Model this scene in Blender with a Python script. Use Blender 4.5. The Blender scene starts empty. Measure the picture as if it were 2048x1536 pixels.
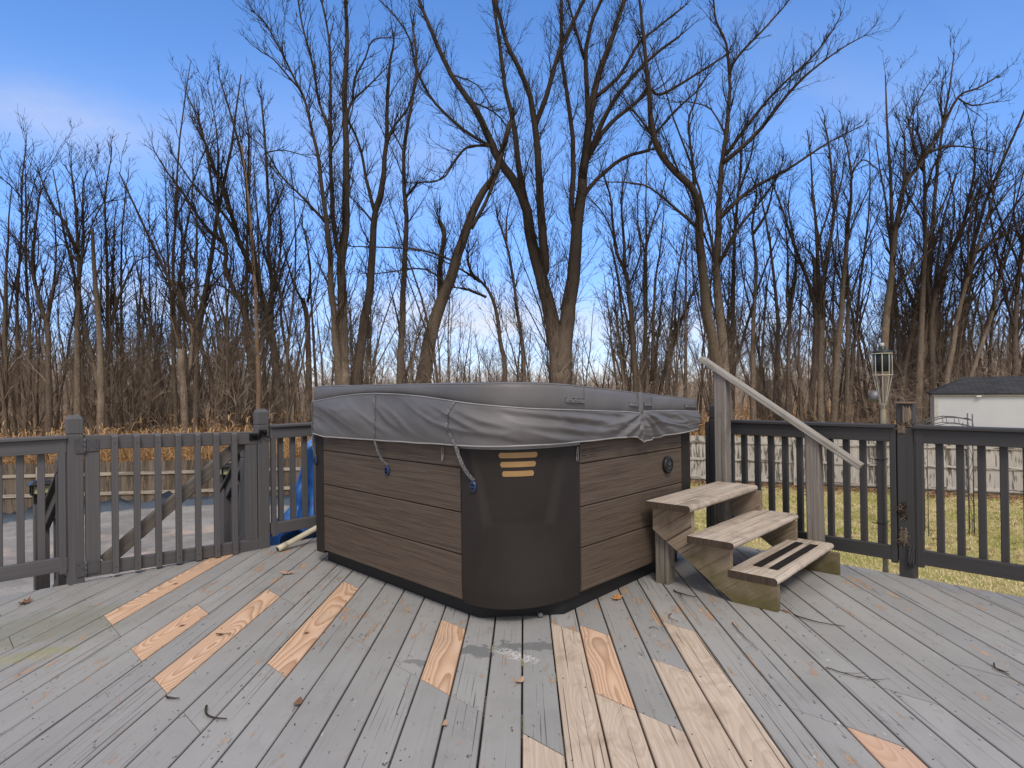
import bpy, math, random
from mathutils import Vector, Matrix, noise
R = math.radians
scene = bpy.context.scene
COL = scene.collection
rng = random.Random(7)

# ------------------------------------------------------------------ frame
# world X runs along the left-hand railing away from the viewer, Y along the right-hand railing; deck top is z = 0
FX, FY = .6934, .7206            # viewing direction
SX, SY = .7206, -.6934           # sideways direction
CAMH = 1.2144
GZ = -2.2                        # yard level
def cw(x, y, z=0.):              # sideways / forward / up -> world
    return Vector((x*SX + y*FX, x*SY + y*FY, z))

# ------------------------------------------------------------------ mesh builder
class MB:
    def __init__(s): s.v=[]; s.f=[]; s.uv=[]; s.rn=[]; s.mi=[]; s.sm=[]
    def add(s, vs, fs, uvs=None, rnd=(0,0), mat=0, smooth=False):
        b=len(s.v); s.v.extend([tuple(p) for p in vs])
        for i,f in enumerate(fs):
            s.f.append([b+k for k in f])
            s.uv.append(uvs[i] if uvs else [(0,0)]*len(f))
            s.rn.append(rnd); s.mi.append(mat); s.sm.append(smooth)
    def build(s, name, mats, parent=None, loc=None):
        me=bpy.data.meshes.new(name)
        me.from_pydata(s.v,[],s.f)
        if not isinstance(mats,(list,tuple)): mats=[mats]
        for m in mats: me.materials.append(m)
        me.polygons.foreach_set('material_index', s.mi)
        me.polygons.foreach_set('use_smooth', s.sm)
        u=me.uv_layers.new(name='UV'); r=me.uv_layers.new(name='RND')
        a=[]; b=[]
        for uvs,rn,f in zip(s.uv,s.rn,s.f):
            for q in uvs: a.extend(q); b.extend(rn)
        u.data.foreach_set('uv',a); r.data.foreach_set('uv',b)
        me.update()
        o=bpy.data.objects.new(name,me); COL.objects.link(o)
        if parent is not None:
            o.parent=parent
            w=Vector((0,0,0)); q=parent
            while q is not None: w=w+q.location; q=q.parent
            if loc is None: o.location=-w
        if loc is not None: o.location=loc
        return o

def rr(): return (rng.random(), rng.random())

def prism(mb, p0, p1, side, w, h, ch=.004, rnd=None, mat=0, cut0=0., cut1=0., cu0=0., cu1=0.):
    """a sawn board from p0 to p1; w across `side`, h across the third axis; chamfered long edges; ends may be cut at a slant"""
    p0=Vector(p0); p1=Vector(p1); ax=(p1-p0); L=ax.length; ax.normalize()
    side=Vector(side); side=(side-ax*side.dot(ax)).normalized(); up=ax.cross(side)
    a=w/2; b=h/2; c=min(ch,a*.9,b*.9)
    prof=[(-a+c,-b),(a-c,-b),(a,-b+c),(a,b-c),(a-c,b),(-a+c,b),(-a,b-c),(-a,-b+c)]
    V=[]
    for p,ct,cu in ((p0,cut0,cu0),(p1,cut1,cu1)):
        for x,y in prof: V.append(p+side*x+up*y+ax*(ct*x+cu*y))
    per=[0]
    for i in range(8):
        x,y=prof[i]; X,Y=prof[(i+1)%8]; per.append(per[-1]+math.hypot(X-x,Y-y))
    F=[];U=[]
    for i in range(8):
        j=(i+1)%8
        F.append([i,j,8+j,8+i])
        u0i=cut0*prof[i][0]; u0j=cut0*prof[j][0]; u1i=L+cut1*prof[i][0]; u1j=L+cut1*prof[j][0]
        U.append([(u0i,per[i]),(u0j,per[i+1]),(u1j,per[i+1]),(u1i,per[i])])
    F.append(list(range(7,-1,-1))); U.append([(prof[i][1]*.3,prof[i][0]) for i in range(7,-1,-1)])
    F.append(list(range(8,16))); U.append([(prof[i][1]*.3,prof[i][0]) for i in range(8)])
    mb.add(V,F,U,rnd or rr(),mat)

def box(mb, lo, hi, ch=.003, rnd=None, mat=0):
    lo=Vector(lo); hi=Vector(hi); d=hi-lo; c=(lo+hi)/2
    k=max(range(3),key=lambda i:d[i]); o=[(1,2),(2,0),(0,1)][k]
    ax=Vector((0,0,0)); ax[k]=d[k]/2; sd=Vector((0,0,0)); sd[o[0]]=1
    prism(mb,c-ax,c+ax,sd,d[o[0]],d[o[1]],ch,rnd,mat)

def tube(mb, pts, rad, n=6, rnd=None, mat=0, caps=True, smooth=True, flat=1., ref=None):
    pts=[Vector(p) for p in pts]; N=len(pts)
    if not isinstance(rad,(list,tuple)): rad=[rad]*N
    t0=(pts[1]-pts[0]).normalized()
    a=Vector(ref) if ref is not None else (Vector((0,0,1)) if abs(t0.z)<.9 else Vector((1,0,0)))
    nrm=(a-t0*a.dot(t0)).normalized()
    V=[];us=[];L=0
    for i in range(N):
        t=(pts[min(i+1,N-1)]-pts[max(i-1,0)])
        t=t.normalized() if t.length>1e-9 else t0
        nrm=nrm-t*nrm.dot(t)
        nrm=nrm.normalized() if nrm.length>1e-6 else t.orthogonal().normalized()
        bi=t.cross(nrm)
        if i: L+=(pts[i]-pts[i-1]).length
        us.append(L)
        for k in range(n):
            g=2*math.pi*k/n
            V.append(pts[i]+nrm*(math.cos(g)*rad[i]*flat)+bi*(math.sin(g)*rad[i]))
    F=[];U=[]
    for i in range(N-1):
        per=6.28*rad[i]
        for k in range(n):
            k2=(k+1)%n
            F.append([i*n+k,i*n+k2,(i+1)*n+k2,(i+1)*n+k])
            U.append([(us[i],per*k/n),(us[i],per*(k+1)/n),(us[i+1],per*(k+1)/n),(us[i+1],per*k/n)])
    if caps:
        F.append(list(range(n-1,-1,-1))); U.append([(0,.01*k) for k in range(n)])
        F.append([(N-1)*n+k for k in range(n)]); U.append([(0,.01*k) for k in range(n)])
    mb.add(V,F,U,rnd or rr(),mat,smooth)

def lathe(mb, c, prof, n=24, mat=0, rnd=None, smooth=True, M=None):
    c=Vector(c); V=[]
    for r,z in prof:
        for k in range(n):
            g=2*math.pi*k/n; q=Vector((r*math.cos(g),r*math.sin(g),z))
            if M: q=M@q
            V.append(c+q)
    F=[];U=[]
    for i in range(len(prof)-1):
        for k in range(n):
            k2=(k+1)%n; F.append([i*n+k,i*n+k2,(i+1)*n+k2,(i+1)*n+k])
            U.append([(prof[i][1],k/n*.2),(prof[i][1],(k+1)/n*.2),(prof[i+1][1],(k+1)/n*.2),(prof[i+1][1],k/n*.2)])
    F.append(list(range(n-1,-1,-1))); U.append([(0,0)]*n)
    m=(len(prof)-1)*n; F.append([m+k for k in range(n)]); U.append([(0,0)]*n)
    mb.add(V,F,U,rnd or rr(),mat,smooth)

def square_post(mb, x, y, prof, rnd=None, mat=0, rot=0.):
    """a square post turned from (z, half width) rings"""
    V=[];rnd=rnd or rr(); cr,sr=math.cos(rot),math.sin(rot)
    for z,h in prof:
        c=min(.005,h*.4)
        for px,py in ((-h+c,-h),(h-c,-h),(h,-h+c),(h,h-c),(h-c,h),(-h+c,h),(-h,h-c),(-h,-h+c)):
            V.append((x+cr*px-sr*py,y+sr*px+cr*py,z))
    F=[];U=[]
    for i in range(len(prof)-1):
        z0,h0=prof[i]; z1,h1=prof[i+1]
        d=0 if abs(z1-z0)>1e-4 else abs(h1-h0)
        for k in range(8):
            k2=(k+1)%8; F.append([i*8+k,i*8+k2,(i+1)*8+k2,(i+1)*8+k])
            q=[0,.085,.09,.175,.18,.265,.27,.355,.36]
            U.append([(z0,q[k]),(z0,q[k+1]),(z1+d,q[k+1]),(z1+d,q[k])])
    m=(len(prof)-1)*8; F.append([m+k for k in range(8)]); U.append([(V[m+k][0]*.3,V[m+k][1]) for k in range(8)])
    F.append([7-k for k in range(8)]); U.append([(0,0)]*8)
    mb.add(V,F,U,rnd,mat)

def grid(mb, fn, nu, nv, mat=0, rnd=(0,0), smooth=True, flip=False, closed=False):
    V=[];W=[]
    for j in range(nv+1):
        for i in range(nu+(0 if closed else 1)):
            p,q=fn(i/nu,j/nv); V.append(p); W.append(q)
    w=nu if closed else nu+1
    F=[];U=[]
    for j in range(nv):
        for i in range(nu):
            i2=(i+1)%w if closed else i+1
            f=[j*w+i,j*w+i2,(j+1)*w+i2,(j+1)*w+i]
            if flip: f.reverse()
            F.append(f); U.append([W[k] for k in f])
    mb.add(V,F,U,rnd,mat,smooth)

def tag(o, label=None, cat=None, group=None, kind=None):
    if label: o['label']=label
    if cat: o['category']=cat
    if group: o['group']=group
    if kind: o['kind']=kind
    return o
def empty(name, loc=(0,0,0), label=None, cat=None, group=None):
    o=bpy.data.objects.new(name,None); COL.objects.link(o); o.location=loc; o.empty_display_size=.2
    return tag(o,label,cat,group)

# ------------------------------------------------------------------ materials
class Mat:
    def __init__(s,name):
        s.m=bpy.data.materials.new(name); s.m.use_nodes=True; s.t=s.m.node_tree; s.t.nodes.clear()
        s.out=s.t.nodes.new('ShaderNodeOutputMaterial'); s.b=s.t.nodes.new('ShaderNodeBsdfPrincipled')
        s.t.links.new(s.b.outputs[0],s.out.inputs[0]); s._uv=None
    def put(s,sock,v):
        if hasattr(v,'is_linked') or hasattr(v,'links'): s.t.links.new(v,sock)
        elif isinstance(v,(tuple,list)) and len(v)==3 and sock.type=='RGBA': sock.default_value=(*v,1)
        else: sock.default_value=v
    def n(s,typ,ins=None,**props):
        nd=s.t.nodes.new('ShaderNode'+typ)
        for k,v in props.items(): setattr(nd,k,v)
        for k,v in (ins or {}).items(): s.put(nd.inputs[k],v)
        return nd
    def math(s,op,a,b=None,c=None,clamp=False):
        d={0:a}
        if b is not None: d[1]=b
        if c is not None: d[2]=c
        return s.n('Math',d,operation=op,use_clamp=clamp).outputs[0]
    def noise(s,vec,scale=1.,detail=3.,rough=.55,dist=0.):
        return s.n('TexNoise',{'Vector':vec,'Scale':scale,'Detail':detail,'Roughness':rough,'Distortion':dist}).outputs[0]
    def mix(s,f,a,b,mode='MIX'):
        nd=s.n('Mix',{},data_type='RGBA',blend_type=mode)
        s.put(nd.inputs[0],f); s.put(nd.inputs[6],a); s.put(nd.inputs[7],b); return nd.outputs[2]
    def ramp(s,f,stops,interp='LINEAR'):
        nd=s.n('ValToRGB',{0:f}); r=nd.color_ramp; r.interpolation=interp
        while len(r.elements)<len(stops): r.elements.new(.5)
        for e,(p,c) in zip(r.elements,stops):
            e.position=p; e.color=(*c,1) if isinstance(c,(tuple,list)) else (c,c,c,1)
        return nd.outputs[0]
    def sm(s,f,lo,hi):   # smooth threshold 0..1
        return s.n('MapRange',{0:f,1:lo,2:hi,3:0.,4:1.},interpolation_type='SMOOTHSTEP').outputs[0]
    def xyz(s,v): nd=s.n('SeparateXYZ',{0:v}); return nd.outputs
    def vec(s,x,y,z): return s.n('CombineXYZ',{0:x,1:y,2:z}).outputs[0]
    def scale(s,v,k): return s.n('VectorMath',{0:v,1:k},operation='MULTIPLY').outputs[0]
    def uv(s):
        if s._uv is None:
            a=s.n('UVMap',uv_map='UV').outputs[0]; b=s.n('UVMap',uv_map='RND').outputs[0]
            u=s.xyz(a); r=s.xyz(b); s._uv=(u[0],u[1],r[0],r[1])
        return s._uv
    def pos(s): return s.n('NewGeometry').outputs['Position']
    def obj(s): return s.n('TexCoord').outputs['Object']
    def grain(s,su,sv,scale=1.,detail=4.,rough=.6,dist=0.):
        u,v,r1,r2=s.uv()
        return s.noise(s.vec(s.math('MULTIPLY_ADD',u,su,s.math('MULTIPLY',r1,91.)),s.math('MULTIPLY_ADD',v,sv,s.math('MULTIPLY',r2,57.)),s.math('MULTIPLY',r1,13.)),scale,detail,rough,dist)
    def done(s,col,rough=.7,bump=None,bstr=.3,bdist=.002,spec=.3,metal=0.):
        s.put(s.b.inputs['Base Color'],col); s.put(s.b.inputs['Roughness'],rough)
        s.put(s.b.inputs['Specular IOR Level'],spec); s.put(s.b.inputs['Metallic'],metal)
        if bump is not None:
            b=s.n('Bump',{'Height':bump,'Strength':bstr,'Distance':bdist}); s.t.links.new(b.outputs[0],s.b.inputs['Normal'])
        return s.m

def plain(name,col,rough=.5,metal=0.,spec=.4,var=.12,nscale=9.,bump=.15):
    m=Mat(name); n=m.noise(m.obj(),nscale,4,.6)
    c=m.mix(m.sm(n,.3,.7),tuple(x*(1-var) for x in col),tuple(min(1,x*(1+var)) for x in col))
    return m.done(c,m.math('MULTIPLY_ADD',n,.15,rough-.07),m.noise(m.obj(),nscale*14,2),bump,.001,spec,metal)

def rings(m,freq=85.,wander=.05):
    """cathedral figure of a flat-sawn plank: cut through tilted growth rings"""
    u,v,r1,r2=m.uv()
    vv=m.math('ADD',m.math('SUBTRACT',v,.068),m.math('MULTIPLY',m.math('SUBTRACT',r2,.5),.06))
    w=m.noise(m.vec(m.math('MULTIPLY_ADD',u,.8,m.math('MULTIPLY',r1,77.)),m.math('MULTIPLY',v,2.),r2),1.,2,.5)
    d=m.math('MULTIPLY_ADD',w,.30,-.06)
    w2=m.noise(m.vec(m.math('MULTIPLY',u,2.2),m.math('MULTIPLY_ADD',v,9.,m.math('MULTIPLY',r1,9.)),r2),1.,3,.5)
    vv=m.math('MULTIPLY_ADD',m.math('SUBTRACT',w2,.5),.05,vv)
    rad=m.math('SQRT',m.math('ADD',m.math('MULTIPLY',vv,vv),m.math('MULTIPLY',d,d)))
    s=m.math('FRACT',m.math('MULTIPLY',rad,freq))
    return m.math('MULTIPLY',m.math('POWER',s,1.7),m.sm(m.math('SUBTRACT',1.,s),0.,.12))

def nails(m): pass

def deck_paint():
    m=Mat('deck_grey_paint'); u,v,r1,r2=m.uv(); P=m.pos()
    g=m.grain(1.2,70.); fine=m.grain(3.,260.,detail=2)
    base=m.mix(m.sm(m.grain(.7,3.,detail=3),.3,.75),(.285,.280,.275),(.35,.345,.338))
    base=m.mix(m.math('MULTIPLY',r2,.55),base,(.315,.303,.290))
    base=m.mix(m.math('MULTIPLY',m.math('MULTIPLY',r1,r1),.5),base,(.255,.256,.260))
    # weather film, soft clouds over several boards
    cl=m.sm(m.noise(P,1.1,4,.6),.45,.75)
    base=m.mix(m.math('MULTIPLY',cl,.45),base,(.215,.208,.20))
    cl2=m.sm(m.noise(P,3.3,5,.65),.5,.75)
    base=m.mix(m.math('MULTIPLY',cl2,.35),base,(.20,.195,.19))
    st=m.sm(g,.56,.74)
    base=m.mix(m.math('MULTIPLY',st,.22),base,(.17,.168,.165))
    lg=m.sm(m.grain(1.6,90.,detail=3),.56,.75)
    base=m.mix(m.math('MULTIPLY',lg,.16),base,(.40,.40,.39))
    # drying cracks along the grain
    area=m.sm(m.grain(.9,6.,detail=2),.38,.58)
    ck=m.math('MULTIPLY',m.sm(m.grain(1.3,150.,detail=2,rough=.5),.64,.68),area)
    base=m.mix(m.math('MULTIPLY',ck,.85),base,(.05,.046,.043))
    # paint worn through to the wood
    wn=m.math('ADD',m.grain(4.6,15.,detail=5,rough=.68),m.math('MULTIPLY',m.sm(m.noise(P,.8,2),.42,.66),.07))
    worn=m.sm(wn,.652,.668)
    halo=m.sm(wn,.61,.655)
    base=m.mix(m.math('MULTIPLY',halo,.35),base,(.17,.155,.14))
    tan=m.mix(m.sm(fine,.35,.65),(.50,.33,.21),(.27,.175,.115))
    base=m.mix(m.math('MULTIPLY',worn,.92),base,tan)
    lt=m.sm(m.grain(8.,30.,detail=4,rough=.7),.69,.705)
    base=m.mix(m.math('MULTIPLY',lt,.75),base,(.52,.51,.48))
    dk=m.sm(m.grain(5.,22.,detail=5,rough=.7),.665,.70)
    base=m.mix(m.math('MULTIPLY',dk,.6),base,(.10,.092,.085))
    # dirt specks and short scratches
    sp=m.sm(m.grain(19.,48.,detail=3,rough=.6),.675,.70)
    base=m.mix(m.math('MULTIPLY',sp,.85),base,(.055,.05,.045))
    sc=m.sm(m.noise(m.vec(m.math('MULTIPLY',m.xyz(P)[0],90.),m.math('MULTIPLY',m.xyz(P)[1],9.),0.),1.,2),.70,.73)
    base=m.mix(m.math('MULTIPLY',sc,.45),base,(.11,.10,.09))
    xy=m.xyz(P)
    # old filler smear and scraped white paint in front of the tub
    def seg(ax,ay,bx,by):
        dx,dy=bx-ax,by-ay; L2=dx*dx+dy*dy
        t=m.math('ADD',m.math('MULTIPLY',m.math('SUBTRACT',xy[0],ax),dx/L2),m.math('MULTIPLY',m.math('SUBTRACT',xy[1],ay),dy/L2))
        t=m.math('MINIMUM',m.math('MAXIMUM',t,0.),1.)
        ex=m.math('SUBTRACT',xy[0],m.math('MULTIPLY_ADD',t,dx,ax)); ey=m.math('SUBTRACT',xy[1],m.math('MULTIPLY_ADD',t,dy,ay))
        return m.math('SQRT',m.math('ADD',m.math('MULTIPLY',ex,ex),m.math('MULTIPLY',ey,ey)))
    nz=m.math('MULTIPLY',m.math('SUBTRACT',m.noise(P,11.,5,.62),.5),.34)
    d=m.math('ADD',seg(1.84,2.25,2.17,1.98),nz)
    base=m.mix(m.math('MULTIPLY',m.sm(m.math('MULTIPLY',d,-1.),-.052,-.040),.85),base,(.155,.158,.16))
    d2=m.math('ADD',seg(1.64,2.27,1.58,2.33),nz)
    base=m.mix(m.math('MULTIPLY',m.sm(m.math('MULTIPLY',d2,-1.),-.035,-.02),.7),base,(.15,.153,.155))
    d3=m.math('ADD',seg(1.95,2.14,1.985,1.96),m.math('MULTIPLY',nz,.55))
    wh=m.math('MULTIPLY',m.sm(m.math('MULTIPLY',d3,-1.),-.045,-.01),m.sm(m.noise(P,70.,3,.7),.42,.58))
    base=m.mix(m.math('MULTIPLY',wh,.8),base,(.62,.62,.6))
    d4=m.math('ADD',seg(.22,3.68,.47,3.62),m.math('MULTIPLY',nz,.8))
    ye=m.math('MULTIPLY',m.sm(m.math('MULTIPLY',d4,-1.),-.10,-.02),m.sm(g,.35,.6))
    base=m.mix(m.math('MULTIPLY',ye,.8),base,(.30,.29,.07))
    d5=m.math('ADD',seg(.1,4.1,.6,4.0),m.math('MULTIPLY',nz,2.))
    ye=m.math('MULTIPLY',m.sm(m.math('MULTIPLY',d5,-1.),-.45,-.05),.45)
    base=m.mix(ye,base,(.16,.165,.09))
    rough=m.math('MULTIPLY_ADD',g,.25,.46)
    h=m.math('SUBTRACT',m.math('MULTIPLY_ADD',fine,.25,g),m.math('ADD',m.math('MULTIPLY',ck,1.2),m.math('MULTIPLY',worn,.5)))
    return m.done(base,rough,h,.35,.0016,.32)

def wood_new(name,light,dark,freq=85.,dirt=.25):
    m=Mat(name); u,v,r1,r2=m.uv(); P=m.pos()
    rg=rings(m,freq); g=m.grain(2.,160.,detail=3)
    c=m.mix(rg,light,dark)
    c=m.mix(m.math('MULTIPLY',m.sm(g,.45,.75),.35),c,tuple(x*.72 for x in light))
    c=m.mix(m.math('MULTIPLY',m.sm(m.grain(1.5,8.),.45,.75),.4),c,tuple(x*y for x,y in zip(light,(.96,.86,.74))))
    # knots
    uu=m.math('SUBTRACT',m.math('FRACT',m.math('MULTIPLY_ADD',u,.9,m.math('MULTIPLY',r1,7.))),.5)
    kv=m.math('SUBTRACT',v,m.math('MULTIPLY_ADD',r2,.06,.035))
    kd=m.math('SQRT',m.math('ADD',m.math('MULTIPLY',m.math('MULTIPLY',uu,uu),.9),m.math('MULTIPLY',kv,kv)))
    kd=m.math('MULTIPLY_ADD',m.math('SUBTRACT',m.noise(P,60.,2),.5),.008,kd)
    c=m.mix(m.math('MULTIPLY',m.sm(m.math('MULTIPLY',kd,-1.),-.022,-.012),.55),c,tuple(x*.55 for x in dark))
    c=m.mix(m.sm(m.math('MULTIPLY',kd,-1.),-.011,-.008),c,(.07,.04,.025))
    dz=m.sm(m.noise(P,4.,5,.65),.50,.74)
    c=m.mix(m.math('MULTIPLY',dz,dirt),c,(.24,.20,.165))
    sp=m.sm(m.grain(14.,40.,detail=3),.70,.73)
    c=m.mix(m.math('MULTIPLY',sp,.6),c,(.09,.06,.04))
    return m.done(c,.66,m.math('ADD',m.math('MULTIPLY',rg,.6),g),.25,.001,.25)

def wood_old(name,a,b,dark,crack=.9,rg_amt=.35,algae=None,freq=70.,red=0.):
    """bare weathered lumber: silvered streaks, open checks, optional green film near its foot"""
    m=Mat(name); P=m.pos()
    g=m.grain(1.3,55.,detail=5,rough=.65); f=m.grain(2.,220.,detail=3,rough=.6); big=m.grain(1.1,7.,detail=3)
    rg=rings(m,freq)
    c=m.mix(m.sm(g,.3,.7),a,b)
    c=m.mix(m.math('MULTIPLY',rg,rg_amt),c,dark)
    c=m.mix(m.math('MULTIPLY',m.sm(f,.55,.75),.5),c,tuple(x*.62 for x in a))
    c=m.mix(m.math('MULTIPLY',m.sm(big,.5,.72),.45),c,tuple(x*.7 for x in b))
    stn=m.sm(m.math('ADD',m.noise(P,5.5,5,.65),m.math('MULTIPLY',m.math('SUBTRACT',g,.5),.25)),.50,.72)
    c=m.mix(m.math('MULTIPLY',stn,.5),c,tuple(x*.9 for x in dark))
    if red: c=m.mix(m.math('MULTIPLY',m.sm(m.grain(3.,30.),.55,.7),red),c,(.22,.11,.055))
    ck=m.sm(m.grain(1.1,120.,detail=2,rough=.5),.655,.69)
    c=m.mix(m.math('MULTIPLY',ck,crack),c,(.03,.026,.022))
    if algae:
        z0,z1,col,amt=algae; z=m.xyz(P)[2]
        al=m.math('MULTIPLY',m.sm(m.math('MULTIPLY_ADD',m.math('SUBTRACT',m.noise(P,9.,4,.6),.5),.5*(z1-z0)*2,m.math('MULTIPLY',z,-1.)),-z1,-z0),amt)
        c=m.mix(al,c,col)
    h=m.math('SUBTRACT',m.math('ADD',g,m.math('MULTIPLY',f,.6)),m.math('MULTIPLY',ck,1.4))
    return m.done(c,.82,h,.6,.002,.15)

def rail_paint(name,col,worn=.25):
    m=Mat(name); P=m.pos()
    g=m.grain(1.2,60.,detail=4); f=m.grain(3.,240.,detail=2)
    c=m.mix(m.sm(g,.3,.7),tuple(x*.88 for x in col),tuple(x*1.1 for x in col))
    c=m.mix(m.math('MULTIPLY',m.sm(m.noise(P,3.,4),.5,.8),.3),c,tuple(x*.75 for x in col))
    w=m.sm(m.grain(6.,24.,detail=5,rough=.7),.73,.75)
    c=m.mix(m.math('MULTIPLY',w,worn),c,(.30,.24,.18))
    z=m.xyz(P)[2]
    return m.done(c,m.math('MULTIPLY_ADD',g,.2,.50),m.math('ADD',g,m.math('MULTIPLY',f,.5)),.3,.0015,.3)

def cladding_mat():
    m=Mat('tub_cladding')
    g=m.grain(3.2,300.,detail=3,rough=.6); g2=m.grain(1.4,80.,detail=3); f=m.grain(6.,700.,detail=2)
    c=m.mix(m.sm(g,.32,.68),(.052,.037,.0275),(.124,.092,.069))
    c=m.mix(m.math('MULTIPLY',m.sm(g2,.4,.7),.45),c,(.145,.110,.086))
    c=m.mix(m.math('MULTIPLY',m.sm(f,.55,.8),.4),c,(.026,.019,.015))
    return m.done(c,.58,m.math('ADD',g,m.math('MULTIPLY',f,.5)),.3,.0012,.28)

def vinyl_mat(name,col):
    m=Mat(name); P=m.obj()
    n=m.noise(P,2.2,4,.6); w=m.noise(m.scale(P,(1,1,.5)),9.,4,.6); leath=m.noise(P,420.,2)
    c=m.mix(m.sm(n,.35,.7),tuple(x*.88 for x in col),tuple(x*1.1 for x in col))
    c=m.mix(m.math('MULTIPLY',m.sm(m.noise(P,26.,5,.7),.62,.7),.25),c,tuple(min(1,x*1.7) for x in col))
    return m.done(c,m.math('MULTIPLY_ADD',n,.2,.40),m.math('ADD',m.math('MULTIPLY',w,1.),m.math('MULTIPLY',leath,.04)),.22,.012,.4)

def bark_mat(name,a,b,c3,top=None):
    m=Mat(name); P=m.obj(); u,v,r1,r2=m.uv()
    q=m.scale(P,(1,1,.22))
    n=m.noise(q,9.,5,.65); r=m.noise(q,30.,3,.6)
    ri=m.math('ABSOLUTE',m.math('SUBTRACT',r,.5))
    c=m.mix(m.sm(n,.3,.7),a,b)
    c=m.mix(m.math('MULTIPLY',m.sm(m.math('MULTIPLY',ri,-1.),-.07,0.),.75),c,c3)
    c=m.mix(m.math('MULTIPLY',m.sm(m.noise(P,1.3,3),.55,.75),.3),c,tuple(min(1,x*1.5) for x in b))
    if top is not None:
        z=m.xyz(m.pos())[2]; c=m.mix(m.math('MULTIPLY',m.sm(m.math('MULTIPLY_ADD',n,3.,z),3.2,8.5),.9),c,top)  # limbs darken with height, painting in their backlit look
    return m.done(c,.9,m.math('ADD',n,m.math('MULTIPLY',ri,3.)),1.,.03,.1)

def streak_fence(name,a,b,dark,dk):
    m=Mat(name); u,v,r1,r2=m.uv(); P=m.pos()
    g=m.grain(1.2,60.,detail=4); big=m.grain(2.2,14.,detail=3,rough=.55)
    c=m.mix(r1,a,b); c=m.mix(m.math('MULTIPLY',m.sm(g,.4,.7),.5),c,tuple(x*.7 for x in a))
    c=m.mix(m.math('MULTIPLY',m.sm(m.math('MULTIPLY_ADD',r2,.16,big),.58,.70),dk),c,dark)
    kn=m.noise(m.vec(m.math('MULTIPLY_ADD',u,5.,m.math('MULTIPLY',r1,31.)),m.math('MULTIPLY',v,22.),r2),1.,2)
    c=m.mix(m.math('MULTIPLY',m.sm(kn,.72,.76),.7),c,(.06,.05,.04))
    return m.done(c,.85,g,.4,.004,.12)

DECK=deck_paint()
NEWW=wood_new('new_orange_decking',(.64,.45,.32),(.34,.175,.09),105.,.3)
PEACH=wood_new('new_peach_decking',(.58,.40,.295),(.47,.29,.20),110.,.15)
BAREW=wood_old('bare_weathered_decking',(.47,.375,.295),(.58,.485,.395),(.31,.225,.16),.8,.42,None,120.)
RAILL=rail_paint('railing_grey_paint',(.096,.091,.094))
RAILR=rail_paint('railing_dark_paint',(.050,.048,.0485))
GATEM=rail_paint('gate_grey_paint',(.100,.095,.098),.4)
BRACE=wood_old('gate_brace_wood',(.12,.105,.092),(.19,.17,.15),(.07,.06,.05),.6,.2,(-.1,.25,(.10,.095,.045),.4))
STEPW=wood_old('step_tread_wood',(.36,.295,.24),(.66,.58,.50),(.14,.10,.075),1.,.55,None,200.,.25)
STRING=wood_old('step_stringer_wood',(.23,.175,.128),(.37,.30,.23),(.12,.085,.055),.9,.4,(-.05,.36,(.105,.09,.035),.95),150.)  # green film at the foot; its strength also stands in for shade
ENDG=wood_old('step_end_grain',(.06,.044,.033),(.10,.075,.058),(.03,.022,.016),1.,.5,None,200.)
POSTW=wood_old('handrail_post_wood',(.20,.175,.155),(.30,.275,.255),(.075,.06,.05),1.,.6,(-.1,.38,(.10,.095,.045),.5),120.,.12)
HANDW=wood_old('handrail_wood',(.27,.25,.225),(.39,.365,.33),(.15,.13,.105),.8,.3,None,80.)
ROTW=wood_old('rotten_wood',(.15,.115,.085),(.24,.19,.145),(.06,.04,.028),1.,.6,None,150.,.75)
CLAD=cladding_mat()
CORNER=plain('tub_corner_plastic',(.0255,.0215,.0195),.56,0,.22,.10,3.,.05)
BASEB=plain('tub_base_black',(.012,.012,.013),.5,0,.35)
AMBER=plain('amber_strip_plastic',(.33,.20,.085),.42,0,.4,.06,20.,.03)
SHELL=plain('tub_shell_grey',(.20,.205,.22),.3)
VINYL=vinyl_mat('cover_vinyl',(.135,.129,.131))
PIPING=plain('cover_piping',(.30,.29,.29),.6)
STRAPM=plain('strap_webbing',(.15,.148,.15),.8,0,.2,.5,90.,.3)
LOCKM=plain('lock_blue_plastic',(.018,.035,.09),.35)
BLACKP=plain('black_plastic',(.012,.012,.012),.4)
BLACKM=plain('black_metal',(.018,.018,.019),.45,.6)
GREYM=plain('painted_hinge_metal',(.075,.073,.077),.5,.1)
GRIP=plain('grip_strip',(.022,.019,.018),.92,0,.1,.2,200.,.4)
SCREW=plain('screw_metal',(.09,.08,.075),.5,.7)
NAIL=plain('nail_head',(.05,.046,.043),.7,.3)
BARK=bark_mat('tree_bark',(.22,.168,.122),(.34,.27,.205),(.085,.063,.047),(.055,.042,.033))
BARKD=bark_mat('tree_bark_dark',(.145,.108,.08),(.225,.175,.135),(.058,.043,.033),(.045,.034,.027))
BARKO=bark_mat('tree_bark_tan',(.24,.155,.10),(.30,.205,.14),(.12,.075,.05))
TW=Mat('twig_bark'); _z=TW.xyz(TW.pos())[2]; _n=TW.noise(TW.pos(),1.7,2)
TWIG=TW.done(TW.mix(TW.sm(TW.math('MULTIPLY_ADD',_n,2.,_z),1.5,6.),TW.mix(_n,(.26,.20,.15),(.42,.33,.255)),(.036,.027,.021)),.9,None,0,0,.08)  # pale low, near black high: backlit look of the crowns put into colour
WFENCE=streak_fence('pale_fence_wood',(.42,.385,.345),(.56,.52,.475),(.10,.086,.073),.9)
BFENCE=streak_fence('brown_fence_wood',(.10,.078,.062),(.185,.15,.125),(.05,.038,.03),.6)
BFRAIL=streak_fence('brown_fence_rail',(.33,.285,.245),(.42,.37,.325),(.12,.095,.08),.5)
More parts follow.
